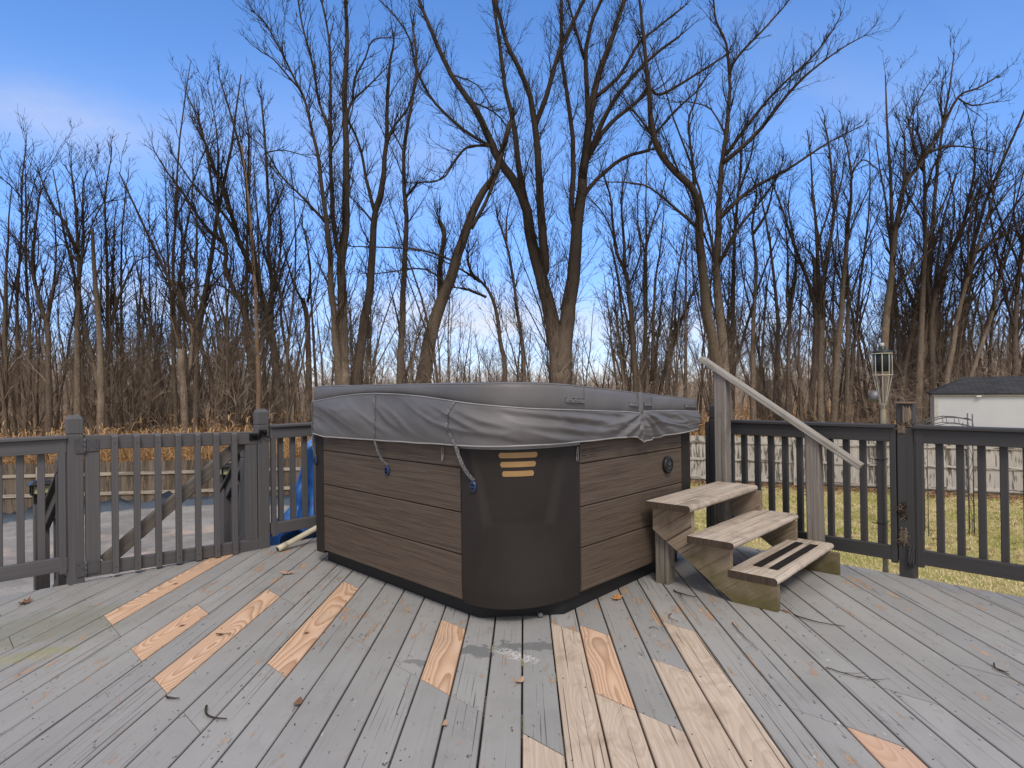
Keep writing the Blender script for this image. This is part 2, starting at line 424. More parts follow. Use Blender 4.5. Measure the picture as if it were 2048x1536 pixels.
# ------------------------------------------------------------------ deck
W=.1429; OFF=-.16451; S2=math.sqrt(2)
def jx(n): return .742+.4064*n
EY,EX=4.835,4.485
def deck():
    mb=MB(); G,N,B,P=0,1,2,3
    segs={-16:[(.748,G),(None,N)],-13:[(.742,G),(1.165,N),(None,G)],-11:[(.735,G),(1.56,N),(None,G)],-8:[(1.135,G),(1.965,N),(None,G)],
      -3:[(1.525,G),(2.0,N),(None,G)],0:[(1.54,B),(None,G)],1:[(2.365,B),(None,G)],2:[(1.945,B),(2.442,N),(None,G)],3:[(1.945,B),(None,G)],
      4:[(2.365,B),(None,G)],5:[(2.774,B),(None,G)],8:[(2.376,P),(None,G)],13:[(3.225,G),(None,G)],
      -6:[(1.544,G),(None,G)],-4:[(1.528,G),(None,G)],-2:[(1.53,G),(None,G)],-10:[(1.556,G),(None,G)],-9:[(.735,G),(None,G)],
      -15:[(.745,G),(None,G)],-18:[(.345,G),(None,G)],7:[(2.365,G),(None,G)],10:[(2.774,G),(None,G)],16:[(3.59,G),(None,G)],12:[(1.961,G),(None,G)],-12:[(1.961,G),(None,G)],
      -21:[(.345,G),(None,G)],-23:[(-.47,G),(None,G)],-14:[(-.06,G),(None,G)]}
    T0=-1.1
    for k in range(-36,34):
        s0=(k+OFF)*W; s1=s0+W; gap=.0074+.0034*noise.noise((k*1.7,3.1,0))
        a,b=s0+gap/2,s1-gap/2; sc=(a+b)/2; w=b-a
        def pt(t,s,z): return Vector(((t+s)/S2,(t-s)/S2,z))
        tl=EY*S2+sc; tr=EX*S2-sc
        if min(tl,tr)<T0+.3: continue
        prev=T0; pc=0.
        for xe,mt in segs.get(k,[(None,G)]):
            z=-.019+rng.uniform(-.0012,.0012)
            if xe is None:
                te,ce=(tl,1.) if tl<tr else (tr,-1.)
            else: te,ce=xe*S2-sc-.0024,-1.
            # `side` for prism: lateral axis; slanted cuts follow the joists (X = const) and the deck edges
            prism(mb,pt(prev,sc,z),pt(te,sc,z),Vector((1,-1,0)),w,.038,.0032,rr(),mt,cut0=pc,cut1=ce)
            prev=te+.0048; pc=ce
    # nail heads, two per board over every joist
    for n in range(-4,10):
        X=jx(n)-.012
        for k in range(-30,30):
            for q in (.028,W-.03):
                if rng.random()<.12: continue
                s=(k+OFF)*W+q+rng.uniform(-.006,.006); Y=X-S2*s
                x=X+rng.uniform(-.008,.008); y=Y+rng.uniform(-.01,.01)
                if not(-1<y<EY-.03 and -1<x<EX-.03): continue
                r=rng.uniform(.0028,.0042)
                mb.add([(x+r*math.cos(g*1.0472),y+r*math.sin(g*1.0472),.0016) for g in range(6)],[[0,1,2,3,4,5]],None,rr(),4)
    # rim boards, joists and posts under the floor
    box(mb,(-3,EY-.045,-.25),(EX-.05,EY-.007,-.041),mat=5); box(mb,(EX-.045,-3,-.25),(EX-.007,EY-.01,-.041),mat=5)
    for n in range(-5,10): box(mb,(jx(n)-.019,-1.,-.24),(jx(n)+.019,EY-.05,-.043),mat=5)
    for x,y in ((.2,4.7),(2.3,4.7),(4.35,4.6),(4.35,2.4),(4.35,.4)): box(mb,(x-.07,y-.07,GZ-.1),(x+.07,y+.07,-.26),mat=5)
    return tag(mb.build('deck',[DECK,NEWW,BAREW,PEACH,NAIL,RAILL]),kind='structure')
deck()

# ------------------------------------------------------------------ railings
CY=4.80; CX=4.45
POSTP=[(-.3,.044),(.942,.044),(.946,.040),(.953,.040),(.957,.044),(1.048,.044),(1.072,.028)]
def post(name,x,y,label,group=None,prof=POSTP,mat=None):
    mb=MB(); square_post(mb,x,y,prof); o=mb.build(name,mat or RAILL); return tag(o,label,'post',group)
def railing(label,axis,a,b,bal,nail=(),group='deck railing sections'):
    """one section between two posts; axis 0 runs along X at Y=CY, axis 1 along Y at X=CX"""
    def P(t,d,z): return (t,CY+d,z) if axis==0 else (CX+d,t,z)
    r=empty('railing_section',P((a+b)/2,.02,0),label,'railing')
    def bd(name,t0,t1,d0,d1,z0,z1):
        mb=MB(); p,q=P(t0,d0,z0),P(t1,d1,z1); mt=RAILR if axis else RAILL
        box(mb,[min(i,j) for i,j in zip(p,q)],[max(i,j) for i,j in zip(p,q)],.003); return mb.build(name,mt,r)
    bd('cap_board',a,b,-.022,.098,.925,.945)
    bd('top_rail',a+.001,b-.001,0,.038,.838,.9245)
    bd('bottom_rail',a+.001,b-.001,0,.038,.094,.181)
    for t in bal: bd('baluster',t-.0185,t+.0185,.0395,.0765,.10,.922)
    for t in nail: bd('end_strip',t-.0175,t+.0175,-.002,.036,.078,.9235)
    return r
railing('short grey slatted railing section left of the hinge post, running out of view',0,-1.6,.706,[.685-.1035*i-.0 for i in range(1,20)],(.682,))
railing('grey railing section between the latch post and the hot tub, blue tarp behind it',0,2.006,4.38,[2.11+.1005*i for i in range(22)],(2.034,))
railing('dark grey railing section behind the wooden steps and sloping handrail',1,1.158,2.34,[1.263+.1015*i for i in range(11)],(1.178,))
railing('dark grey railing section right of the rotten post, running out of view',1,-1.2,1.062,[.94-.1035*i for i in range(18)],(1.036,))
post('railing_post',.752,4.845,'grey capped post carrying the gate hinges, left of the gate')
post('railing_post',1.955,4.845,'grey capped post beside the gate latch, left of the hot tub')
post('railing_post',4.495,2.388,'dark grey post hidden behind the tall wooden handrail post',mat=RAILR)
mb=MB(); box(mb,(CX-.002,2.4345,.0),(CX+.036,2.4655,.925)); 
tag(mb.build('end_strip',RAILR),'narrow dark strip on the railing post next to the hot tub','trim strip')
post('railing_post',4.43,4.80,'grey corner post of the railing behind the hot tub')

# rotten post
rp=empty('rotten_post',(4.495,1.11,0),'split and rotten grey railing post with bare wood at its broken top','post')
ROTDK=plain('rot_cavity',(.035,.024,.018),.95,0,.1,.5,60.,.5)
def rotpost():
    x,y=4.495,1.11; h=.045
    mb=MB(); square_post(mb,x,y,[(-.4,.042),(.10,.042),(.101,h),(.93,h),(.931,.034),(.955,.034),(.956,h),(1.078,h)])
    mb.build('post_body',RAILR,rp)
    # bare split chunk on the face towards the deck, right-hand two thirds of the head
    def face(z0,z1,y0,y1,d,seed,jag,mat,name,nz=44,ny=22,oval=False):
        m=MB()
        def fn(u,v):
            z=z0+(z1-z0)*v; yy=y0+(y1-y0)*u
            n=noise.noise((u*6+seed,v*3,seed))
            if oval:
                r=math.hypot(u-.5,v-.5)*2*(1+.55*noise.noise((u*5,v*7,seed)))
                dep=d*(1+.8*n) if r<.8 else -.006
            else:
                e=min(u,1-u,v,1-v)*9; dep=d*min(1,e)*(1+.5*n)
                if min(v,1-v)<.16+.30*noise.noise((u*6,seed,v*.2)): dep=-.006
            return (x-h-.0012-dep,yy,z),(z,yy)
        grid(m,fn,ny,nz,0,rr()); return m.build(name,mat,rp)
    face(.935,1.083,y-h+.006,y+.012,.010,1.3,.02,ROTW,'split_wood')
    face(.885,.955,y-.004,y+h-.004,.006,4.1,.025,ROTW,'split_wood')
    face(.35,.475,y-.010,y+h-.001,.004,7.7,.03,ROTDK,'rot_patch',oval=True)
    face(.19,.31,y-.02,y+h-.001,.003,9.2,.03,ROTW,'rot_patch',oval=True)
    face(.055,.215,y-h+.004,y-.005,.014,2.2,.03,RAILR,'peeling_slab')
    m=MB()
    for i in range(34):
        if i<12: zz=rng.uniform(.36,.46); yy=y+rng.uniform(0,.04)
        elif i<26: zz=rng.uniform(.2,.3); yy=y+rng.uniform(-.02,.04)
        else: zz=rng.uniform(.88,.97); yy=y+rng.uniform(-.04,.04)
        p=Vector((x-h-.004,yy,zz)); d=Vector((-rng.uniform(.0,.5),rng.uniform(-1,1),rng.uniform(-1,.6))).normalized()*rng.uniform(.012,.045)
        tube(m,[p,p+d*.6,p+d+Vector((-.004,0,-.004))],[.0022,.0018,.0006],4)
    tag(m.build('splinters',ROTW,rp),kind='stuff')
    m=MB(); # lifted cap shard
    prism(m,(x-.05,y+.05,1.086),(x-.03,y-.052,1.083),(1,0,0),.05,.008,.002); prism(m,(x+.01,y+.047,1.086),(x+.01,y-.047,1.086),(1,0,0),.06,.008,.002); m.build('cap_shard',ROTW,rp)
rotpost()

# ------------------------------------------------------------------ gate
gate=empty('deck_gate',(1.35,4.82,0),'grey slatted deck gate with a diagonal brace between two capped posts','gate')
def gz(x): return -.044*(x-.8)/1.11
def gboard(name,mat,*a,**k):
    mb=MB(); prism(mb,*a,**k); return mb.build(name,mat,gate)
gboard('top_rail',GATEM,(.803,CY+.019,.895+gz(.8)),(1.908,CY+.019,.895+gz(1.908)),(0,1,0),.038,.094,ch=.004)
gboard('bottom_rail',GATEM,(.803,CY+.019,.070),(1.908,CY+.019,.070+gz(1.908)*.72),(0,1,0),.038,.086,ch=.004)
gboard('stile',GATEM,(.844,CY+.018,.114),(.844,CY+.018,.846),(1,0,0),.080,.036)
gboard('stile',GATEM,(1.860,CY+.018,.083),(1.860,CY+.018,.805),(1,0,0),.088,.036)
gboard('brace',BRACE,(.915,CY+.058,.095),(1.83,CY+.058,.835),(0,1,0),.038,.089,ch=.004)
for i in range(7):
    x=.9625+.1275*i
    mb=MB(); z0=.032+gz(x)*.8; z1=.938+gz(x)
    prism(mb,(x,CY-.0195,z0),(x,CY-.0195,z1),(1,0,0),.036,.036,.003,None,0,cu1=.55)
    for z in (z0+.045,z1-.05): lathe(mb,(x,CY-.0382,z),[(.004,0),(.004,.002)],8,1,M=Matrix.Rotation(R(90),3,'X'))
    mb.build('baluster',[GATEM,SCREW],gate)
for z in (.875,.087):
    mb=MB()
    zz=z+gz(.84)
    box(mb,(.752,CY-.0085,z-.045),(.798,CY-.0015,z+.045),.001); box(mb,(.806,CY-.0085,zz-.036),(.878,CY-.0015,zz+.040),.001)
    lathe(mb,(.802,CY-.009,z-.048),[(.0075,0),(.0075,.03),(.0066,.031),(.0066,.033),(.0075,.034),(.0075,.062),(.0066,.063),(.0066,.065),(.0075,.066),(.0075,.096)],10)
    for x,dz in ((.765,.03),(.765,-.03),(.785,.0),(.82,.028),(.82,-.025),(.862,.025),(.862,-.022)): lathe(mb,(x,CY-.0083,z+dz),[(.0045,0),(.0035,.002)],8,1,M=Matrix.Rotation(R(90),3,'X'))
    mb.build('hinge',[GREYM,SCREW],gate)
mb=MB()
box(mb,(1.845,CY-.012,.838),(1.905,CY-.001,.888),.002); box(mb,(1.86,CY-.035,.868),(1.915,CY-.012,.880),.002)
box(mb,(1.915,CY-.030,.845),(1.922,CY-.004,.915),.002)
box(mb,(1.925,CY-.012,.865),(1.975,CY-.0042,.912),.002); tube(mb,[(1.935,CY-.02,.87),(1.975,CY-.026,.855),(1.99,CY-.02,.85)],.0045,6)
lathe(mb,(1.955,CY-.011,.897),[(.012,0),(.012,.018),(.008,.02)],10,M=Matrix.Rotation(R(90),3,'X'))
mb.build('latch',BLACKM,gate)

# ------------------------------------------------------------------ hot tub
tub=empty('hot_tub',(3.0,3.2,0),'brown wood-look hot tub under a grey cover, amber strips on its corner','hot tub')
YR=lambda x:2.19+.05*(x-2.6)        # right-hand cladding plane
XL=lambda y:2.08-.012*(y-2.55)      # left-hand cladding plane
BANDS=[(.100,.334),(.3385,.556),(.5605,.790),(.7945,.905)]
def clad(name,p0,p1,nrm):
    mb=MB(); p0=Vector(p0);p1=Vector(p1);n=Vector(nrm)
    for z0,z1 in BANDS:
        c=Vector((0,0,(z0+z1)/2))
        prism(mb,p0+c+n*-.0125,p1+c+n*-.0125,n,.025,z1-z0,.0045,rr())
    o=mb.build(name,CLAD,tub); return o
clad('cladding_panel',(XL(2.565),2.565,0),(XL(4.04),4.04,0),(-1,-.012,0))
clad('cladding_panel',(2.612,YR(2.612),0),(3.735,YR(3.735),0),(.05,-1,0))
clad('cladding_panel',(3.90,2.5,0),(3.90,4.0,0),(1,0,0)); clad('cladding_panel',(2.3,4.245,0),(3.7,4.245,0),(0,1,0))
# inner body behind the panels
mb=MB()
def ringz(zs,pts,closed_top=True,mat=0):
    n=len(pts); V=[(x,y,z) for z in zs for x,y in pts]; F=[]
    for i in range(len(zs)-1):
        for k in range(n): F.append([i*n+k,i*n+(k+1)%n,(i+1)*n+(k+1)%n,(i+1)*n+k])
    F.append(list(range(n-1,-1,-1))); F.append([(len(zs)-1)*n+k for k in range(n)])
    mb.add(V,F,None,rr(),mat)
ringz([.09,.93],[(2.11,2.62),(2.62,2.235),(3.86,2.30),(3.87,4.2),(2.12,4.2)])
mb.build('inner_wall',BASEB,tub)
mb=MB(); ringz([.0015,.108],[(2.128,4.12),(2.145,2.60),(2.152,2.505),(2.50,2.222),(2.60,2.232),(3.80,2.33),(3.84,2.4),(3.84,4.19),(2.2,4.19)])
mb.build('base_skirt',BASEB,tub)
# front corner moulding: an hourglass facet pressed into a rounded panel
A=Vector((XL(2.555),2.555)); B=Vector((2.602,YR(2.602))); Cc=Vector((2.085,2.165))
def cpt(t):
    return A*((1-t)**2)+Cc*(2*t*(1-t))+B*(t*t)
def cnr(t):
    d=(Cc-A)*(2*(1-t))+(B-Cc)*(2*t); n=Vector((d.y,-d.x)).normalized()
    return n if n.dot(Vector((-1,-1)))>0 else -n
def corner_inset(t,z):
    v=(z-.085)/(.92-.085)
    w=.30+.11*abs(v-.50)*2+.03*max(0,v-.5)         # half width of the pressed facet
    e=abs(t-.5)
    k=max(0.,min(1.,(w-e)/.075)); k=k*k*(3-2*k)
    dep=.030*(1-abs(v-.52)*1.75)
    return max(0.,dep)*k
def cpos(t,z,off=0.):
    n=cnr(t); p=cpt(t); d=off-corner_inset(t,z)
    flare=.010*max(0.,(.16-z)/.08) if z<.16 else 0.
    p=p+n*(d-flare)
    return Vector((p.x,p.y,z))
mb=MB(); grid(mb,lambda u,v:(cpos(u,.085+(.92-.085)*v),(u*.8,v*.9)),64,60,0,(0,0),True,True)
# lower lip turning inwards
grid(mb,lambda u,v:((lambda p,n:(p.x-n.x*.04*v,p.y-n.y*.04*v,.085-.006*v))(cpos(u,.085),cnr(u)),(u,v)),64,3,0,(0,0),True,False)
mb.build('corner_panel',CORNER,tub)
def ext(name,ring):   # vertical end mouldings with a slight taper towards the foot
    mb=MB(); n=len(ring); zs=[(.078,.965),(.15,1.),(.5,.985),(.93,1.0)]
    cx=sum(p[0] for p in ring)/n; cy=sum(p[1] for p in ring)/n
    V=[(cx+(x-cx)*k,cy+(y-cy)*k,z) for z,k in zs for x,y in ring]; F=[]
    for i in range(len(zs)-1):
        for k in range(n): F.append([i*n+k,i*n+(k+1)%n,(i+1)*n+(k+1)%n,(i+1)*n+k])
    F.append(list(range(n-1,-1,-1))); F.append([(len(zs)-1)*n+k for k in range(n)])
    mb.add(V,F,None,rr(),0); return mb.build(name,CORNER,tub)
def arc(cx,cy,r,a0,a1,n=8): return [(cx+r*math.cos(R(a0+(a1-a0)*i/n)),cy+r*math.sin(R(a0+(a1-a0)*i/n))) for i in range(n+1)]
ext('corner_panel',[(2.064,4.048)]+[(2.25,4.048),(2.25,4.20)]+arc(2.150,4.125,.095,80,180,8))
ext('corner_panel',[(3.742,2.25),(3.742,2.45)]+[(3.90,2.45)]+arc(3.83,2.322,.075,0,-88,8))
ext('corner_panel',[(3.75,4.05),(3.91,4.05),(3.91,4.2),(3.86,4.25),(3.75,4.25)])
mb=MB(); grid(mb,lambda u,v:((lambda p,n:(p.x-n.x*.004*(1-v),p.y-n.y*.004*(1-v),.898+.05*v))(cpos(u,.905,.012),cnr(u)),(u,v)),40,3,0,(0,0),True,True); mb.build('shell_rim',SHELL,tub)
# amber strips
for z,t0,t1 in ((.868,.345,.667),(.821,.357,.655),(.773,.372,.640)):
    mb=MB(); hh=.0148; n=36; rings_=[]
    for i in range(n+1):
        u=i/n; t=t0+(t1-t0)*u; L=.29; x=min(u,1-u)*L
        k=1. if x>hh else math.sqrt(max(0.,1-(1-x/hh)**2))
        rings_.append((t,max(.0015,hh*k)))
    V=[];F=[]
    for t,h in rings_:
        for dz,o in ((-h,-.002),(-h*.94,.0035),(h*.94,.0035),(h,-.002)):
            V.append(cpos(t,z+dz,o))
    for i in range(n):
        for k in range(3): F.append([i*4+k,i*4+k+1,(i+1)*4+k+1,(i+1)*4+k])
    mb.add(V,[f[::-1] for f in F],None,rr(),0,False); mb.build('accent_strip',AMBER,tub)
# round control dial on the right-hand cladding
MX=Matrix(((1,.05,0),(0,0,1),(0,0,0))) 
xs,zs=3.535,.698; nr=Vector((.05,-1,0)).normalized(); tg=Vector((1,.05,0)).normalized(); up=Vector((0,0,1))
MM=Matrix((tg,up,nr)).transposed()
mb=MB(); lathe(mb,(xs,YR(xs)-.0005,zs),[(.052,0),(.054,.004),(.054,.018),(.049,.024),(.040,.026),(.038,.022),(.036,.024),(.004,.024)],28,0,M=MM)
for i in range(10):
    a=i*.628; c=Vector((xs,YR(xs),zs))+tg*(.045*math.cos(a))+up*(.045*math.sin(a)); lathe(mb,c,[(.0035,.0245),(.003,.0265)],6,1,M=MM)
c=Vector((xs,YR(xs),zs))+nr*.0253
mb.add([c+tg*a+up*b for a,b in ((-.017,-.004),(.017,-.004),(.017,.016),(-.017,.016))],[[0,1,2,3]],None,rr(),1)
for a,b in ((-.018,-.018),(0,-.022),(.018,-.018)): lathe(mb,c+tg*a+up*b,[(.006,-.002),(.005,.001)],8,1,M=MM)
mb.build('control_dial',[BLACKP,plain('dial_grey',(.06,.062,.065),.4)],tub)
# staple dots left of the right-hand panel's top board
mb=MB()
for zz in (.862,.833):
    for x in (2.628,2.642,2.656,2.71,2.727,2.744):
        box(mb,(x,YR(x)-.0022,zz),(x+.008,YR(x)-.0002,zz+.004),.0005)
tag(mb.build('marking',BASEB,tub),kind='stuff')
mb=MB(); tube(mb,[(2.50,2.46,.035),(2.385,2.29,.014)],.011,12); tube(mb,[(2.39,2.297,.0145),(2.372,2.27,.0135)],.0135,12); mb.build('drain_pipe',plain('drain_grey',(.13,.13,.135),.5),tub)
for base in ((XL(2.70)-.006,2.70,.90),(2.583,YR(2.6)-.012,.89)):
    mb=MB()
    for i in range(5):
        p=Vector(base)+Vector((rng.uniform(-.003,.003),rng.uniform(-.004,.004),0)); pts=[p]
        for j in range(5): p=p+Vector((rng.uniform(-.004,.002),rng.uniform(-.004,.004),-.016)); pts.append(p)
        tube(mb,pts,.0012,4)
    mb.build('frayed_tie',PIPING,tub)

# ------------------------------------------------------------------ cover
cov=empty('tub_cover',(3.0,3.2,1.0),'wrinkled grey vinyl cover with hanging skirt and straps over the hot tub','tub cover')
def contour():
    P=[]
    def line(a,b,n):
        for i in range(n): P.append(Vector(a)+(Vector(b)-Vector(a))*(i/n))
    def bez(a,c,b,n):
        a,c,b=Vector(a),Vector(c),Vector(b)
        for i in range(n):
            t=i/n; P.append(a*((1-t)**2)+c*(2*t*(1-t))+b*(t*t))
    bez((2.16,4.20),(2.035,4.21),(2.035,4.08),14)
    line((2.035,4.08),(2.045,2.53),150)
    bez((2.045,2.53),(2.05,2.12),(2.57,2.142),70)
    line((2.57,2.142),(3.84,2.206),140)
    bez((3.84,2.206),(3.945,2.211),(3.945,2.32),14)
    line((3.945,2.32),(3.945,4.08),60); bez((3.945,4.08),(3.945,4.2),(3.82,4.2),14); line((3.82,4.2),(2.16,4.20),60)
    return P
CT=contour(); NC=len(CT)
CN=[]
for i in range(NC):
    d=(CT[(i+1)%NC]-CT[i-1]).normalized(); CN.append(Vector((-d.y,d.x))*-1 if False else Vector((d.y*1.,-d.x*1.)))
cm=sum((p for p in CT),Vector((0,0)))/NC
for i in range(NC):
    if CN[i].dot(CT[i]-cm)<0: CN[i]=-CN[i]
CS=[0.]
for i in range(1,NC): CS.append(CS[-1]+(CT[i]-CT[i-1]).length)
PER=CS[-1]+(CT[0]-CT[-1]).length
def near(x,y): return min(range(NC),key=lambda i:(CT[i].x-x)**2+(CT[i].y-y)**2)
def keyed(keys):
    ks=sorted((CS[near(x,y)],z) for x,y,z in keys)
    def f(s):
        if s<=ks[0][0]: return ks[0][1]
        for (a,za),(b,zb) in zip(ks,ks[1:]):
            if s<=b:
                t=(s-a)/(b-a) if b>a else 0; return za+(zb-za)*t
        t=(s-ks[-1][0])/(PER-ks[-1][0]); return ks[-1][1]+(ks[0][1]-ks[-1][1])*t
    return f
zline=keyed([(2.035,4.137,1.130),(2.035,3.9,1.152),(2.035,3.69,1.171),(2.035,3.5,1.182),(2.035,3.3,1.187),(2.035,3.05,1.181),(2.035,2.81,1.168),(2.035,2.59,1.149),(2.23,2.2,1.106),(2.5,2.14,1.090),(2.75,2.15,1.076),(3.0,2.16,1.062),(3.14,2.17,1.049),(3.18,2.17,1.058),(3.5,2.19,1.05),(3.93,2.22,1.029),(3.945,3.2,1.03),(3.945,4.1,1.03),(3.0,4.2,1.08)])
zbot=keyed([(2.035,4.157,.912),(2.035,3.97,.894),(2.035,3.3,.904),(2.035,2.81,.913),(2.035,2.51,.917),(2.21,2.23,.922),(2.56,2.14,.922),(2.9,2.16,.918),(3.076,2.17,.912),(3.12,2.17,.906),(3.176,2.17,.876),(3.27,2.18,.891),(3.5,2.19,.897),(3.93,2.21,.911),(3.945,3.2,.9),(3.945,4.1,.9),(3.0,4.2,.9)])
def ztop(x):
    d=x-2.30; k=.5*(d+math.sqrt(d*d+.02)); return 1.242-.0765*k
SH=CS[near(3.165,2.172)]; SC=CS[near(2.25,2.2)]
def skirt_off(s,v):
    e=math.sin(math.pi*min(1,max(0,v)))**.8
    o=.007+.012*e+.006*(1-v)**4
    a=noise.noise((s*2.3-v*.9,v*1.1,1.7)); b=noise.noise((s*4.2-v*2.4,v*1.6,4.2)); c=noise.noise((s*3.6+v*2.9,v*1.4,9.1)); d=noise.noise((s*11.-v*5.,v*3.,6.3))
    cr=lambda q,w:max(0.,1-abs(q)/w)**1.3
    k=.55+.45*min(1.,max(0.,(s-1.35)/.5)) if s<3.9 else .6
    o+=e*(.020*a+k*(.016*cr(b,.22)*(.4+.6*max(0,noise.noise((s*1.3,v,2.))*2))+.009*cr(c,.2)*max(0,noise.noise((s*1.1+4,v,8.))*2)+.006*d))
    # folds sweeping from the front corner towards the hinge gather
    r=s-SH
    g=math.exp(-(r/.34)**2)
    ang=math.atan2(v*.18+.02,abs(r)+.02)*(1 if r>0 else -1)
    o+=g*.017*math.sin(ang*17+1.2)*min(1,v*4)*(.4+.6*min(1,abs(r)/.05))
    q=s-SC
    g2=math.exp(-((q-.22)/.34)**2)
    o+=g2*.015*math.sin(v*17-q*9.+.8*a)*math.exp(-v*1.3)*min(1,v*9)
    o-= .014*math.exp(-(r/.028)**2)*(1-v*.8)
    return max(.003,o)
def skirt_pt(s,v,extra=0.):
    s=s%PER
    i=0
    lo,hi=0,NC-1
    while lo<hi:
        m_=(lo+hi+1)//2
        if CS[m_]<=s: lo=m_
        else: hi=m_-1
    j=(lo+1)%NC; L=(CS[j] if j else PER)-CS[lo]; t=(s-CS[lo])/L if L else 0
    p=CT[lo].lerp(CT[j],t); n=CN[lo].lerp(CN[j],t).normalized()
    z0,z1=zline(s),zbot(s); o=skirt_off(s,v)+extra
    z=z0+(z1-z0)*v+.004*noise.noise((s*4,2.,v))*(v>.9)
    return Vector((p.x+n.x*o,p.y+n.y*o,z)),n
NS=620
mb=MB(); grid(mb,lambda u,v:(skirt_pt(u*PER,v)[0],(u*PER,v*.25)),NS,26,0,(0,0),True,True,True)
# folded-in inner face
grid(mb,lambda u,v:((lambda pn:(pn[0].x-pn[1].x*.012*v,pn[0].y-pn[1].y*.012*v,pn[0].z+.03*v))(skirt_pt(u*PER,1.)),(u*PER,v*.05)),NS,3,0,(0,0),True,True,True)
mb.build('skirt',VINYL,cov)
mb=MB(); tube(mb,[skirt_pt(i/NS*PER,1.,.0015)[0]+Vector((0,0,-.0005)) for i in range(NS+1)],.0042,6,caps=False); mb.build('hem_piping',PIPING,cov)
mb=MB(); tube(mb,[skirt_pt(i/NS*PER,0.,.001)[0]+Vector((0,0,.001)) for i in range(NS+1)],.0032,6,caps=False); mb.build('seam_piping',PIPING,cov)
# padded lid
def lid_side(u,v):
    s=u*PER; pt,n=skirt_pt(s,0.); i=min(range(0,NC),key=lambda k:abs(CS[k]-s)) if False else None
    return pt,n
def lid_base(s):
    s=s%PER; lo,hi=0,NC-1
    while lo<hi:
        m_=(lo+hi+1)//2
        if CS[m_]<=s: lo=m_
        else: hi=m_-1
    j=(lo+1)%NC; L=(CS[j] if j else PER)-CS[lo]; t=(s-CS[lo])/L if L else 0
    return CT[lo].lerp(CT[j],t),CN[lo].lerp(CN[j],t).normalized()
LP=[(-.03,-.006,0),(.02,-.006,0),(.10,-.001,0),(.5,.0,0),(.75,-.001,0),(.9,-.004,0),(.97,-.010,0),(1.,-.020,.0),(1.,-.032,.004),(1.,-.06,.006)]
def lid_fn(u,j):
    s=u*PER; p,n=lid_base(s); k,o,dz=LP[j]
    z0=zline(s); z1=ztop(p.x)-.004
    z=z0+(z1-z0)*k+dz
    w=noise.noise((s*9-k*1.7,k*1.2,5.5)); w2=noise.noise((s*26-k*4,k*2,8.5))
    amp=.35+1.1*max(0,noise.noise((s*1.7,0,2.)))+.9*math.exp(-((s-SH)/.30)**2)
    o2=o+(.0045*w+.0022*w2)*amp*(1 if k<.95 else .3)-.016*math.exp(-((s-SH)/.016)**2)
    return Vector((p.x+n.x*o2,p.y+n.y*o2,z+ (.0015*w if k>=.95 else 0)))
mb=MB(); nl=len(LP)-1
grid(mb,lambda u,v:(lid_fn(u,round(v*nl)),(u*PER,v*.2)),NS,nl,0,(0,0),True,False,True)
def top_fn(u,v):
    s=u*PER; p,n=lid_base(s); q=Vector((p.x-n.x*.06,p.y-n.y*.06)); c=Vector((3.0,3.2)); r=q.lerp(c,v)
    z=ztop(r.x)+.002+.012*math.sin(min(1,v*1.2)*math.pi/2)+.004*noise.noise((r.x*3,r.y*3,0))
    return Vector((r.x,r.y,z)),(r.x,r.y)
grid(mb,top_fn,NS//2,14,0,(0,0),True,False,True)
mb.build('lid',VINYL,cov)
mb=MB(); tube(mb,[lid_fn(i/NS,6)+Vector((0,0,.0015)) for i in range(NS+1)],.0028,6,caps=False); mb.build('lid_piping',plain('lid_piping_grey',(.15,.148,.155),.55),cov)
# flap over the hinge and the carrying handles
def strip(mb,sa,sb,za,zb,o0,bulge,ns=14,nz=8):
    def fn(u,v):
        s=sa+(sb-sa)*u; p,n=lid_base(s); z=za(s)+(zb(s)-za(s))*v
        e=min(1,min(u,1-u)*8); f=min(1,min(v,1-v)*5)
        o=o0+bulge*math.sin(math.pi*u)*f; o=o*max(.0,min(1,min(e,f)+.55))
        return Vector((p.x+n.x*o,p.y+n.y*o,z)),(s,z)
    grid(mb,fn,ns,nz,0,rr(),True,False)
mb=MB()
def lerpz(k): return lambda s:(lambda p:zline(s)+(ztop(p.x)-.01-zline(s))*k)(lid_base(s)[0])
strip(mb,CS[near(3.135,2.17)],CS[near(3.182,2.17)],lambda s:zline(SH)-.02,lambda s:ztop(3.16)-.002,.007,.010)
mb.build('hinge_flap',VINYL,cov)
for xa,xb in ((2.44,2.597),(3.035,3.132),(3.198,3.29),(3.70,3.868)):
    sa,sb=CS[near(xa,2.135+.05*(xa-2.57))],CS[near(xb,2.14+.05*(xb-2.57))]
    mb=MB(); strip(mb,sa,sb,lerpz(.30),lerpz(.54),.006,.006)
    strip(mb,sa,sb,lerpz(.31),lerpz(.35),.0085,.006); strip(mb,sa,sb,lerpz(.49),lerpz(.53),.0085,.006)
    mb.build('handle',STRAPM,cov)
    mb=MB(); se=sb+.006
    strip(mb,se-.007,se,lerpz(.05),lerpz(.97),.0045,.002,4,10); mb.build('seam',VINYL,cov)
def ribbon(mb,pts,nrm,w=.026,th=.0025):
    V=[];pts=[Vector(p) for p in pts]; N=len(pts)
    for i in range(N):
        t=(pts[min(i+1,N-1)]-pts[max(0,i-1)]).normalized(); n=Vector(nrm[i]).normalized(); sd=t.cross(n).normalized()
        for a,b in ((-w/2,-th/2),(w/2,-th/2),(w/2,th/2),(-w/2,th/2)): V.append(pts[i]+sd*a+n*b)
    F=[[0,1,2,3]]
    for i in range(N-1):
        for k in range(4): F.append([i*4+k,i*4+(k+1)%4,(i+1)*4+(k+1)%4,(i+1)*4+k])
    F.append([(N-1)*4+k for k in (3,2,1,0)])
    mb.add(V,F,None,rr(),0)
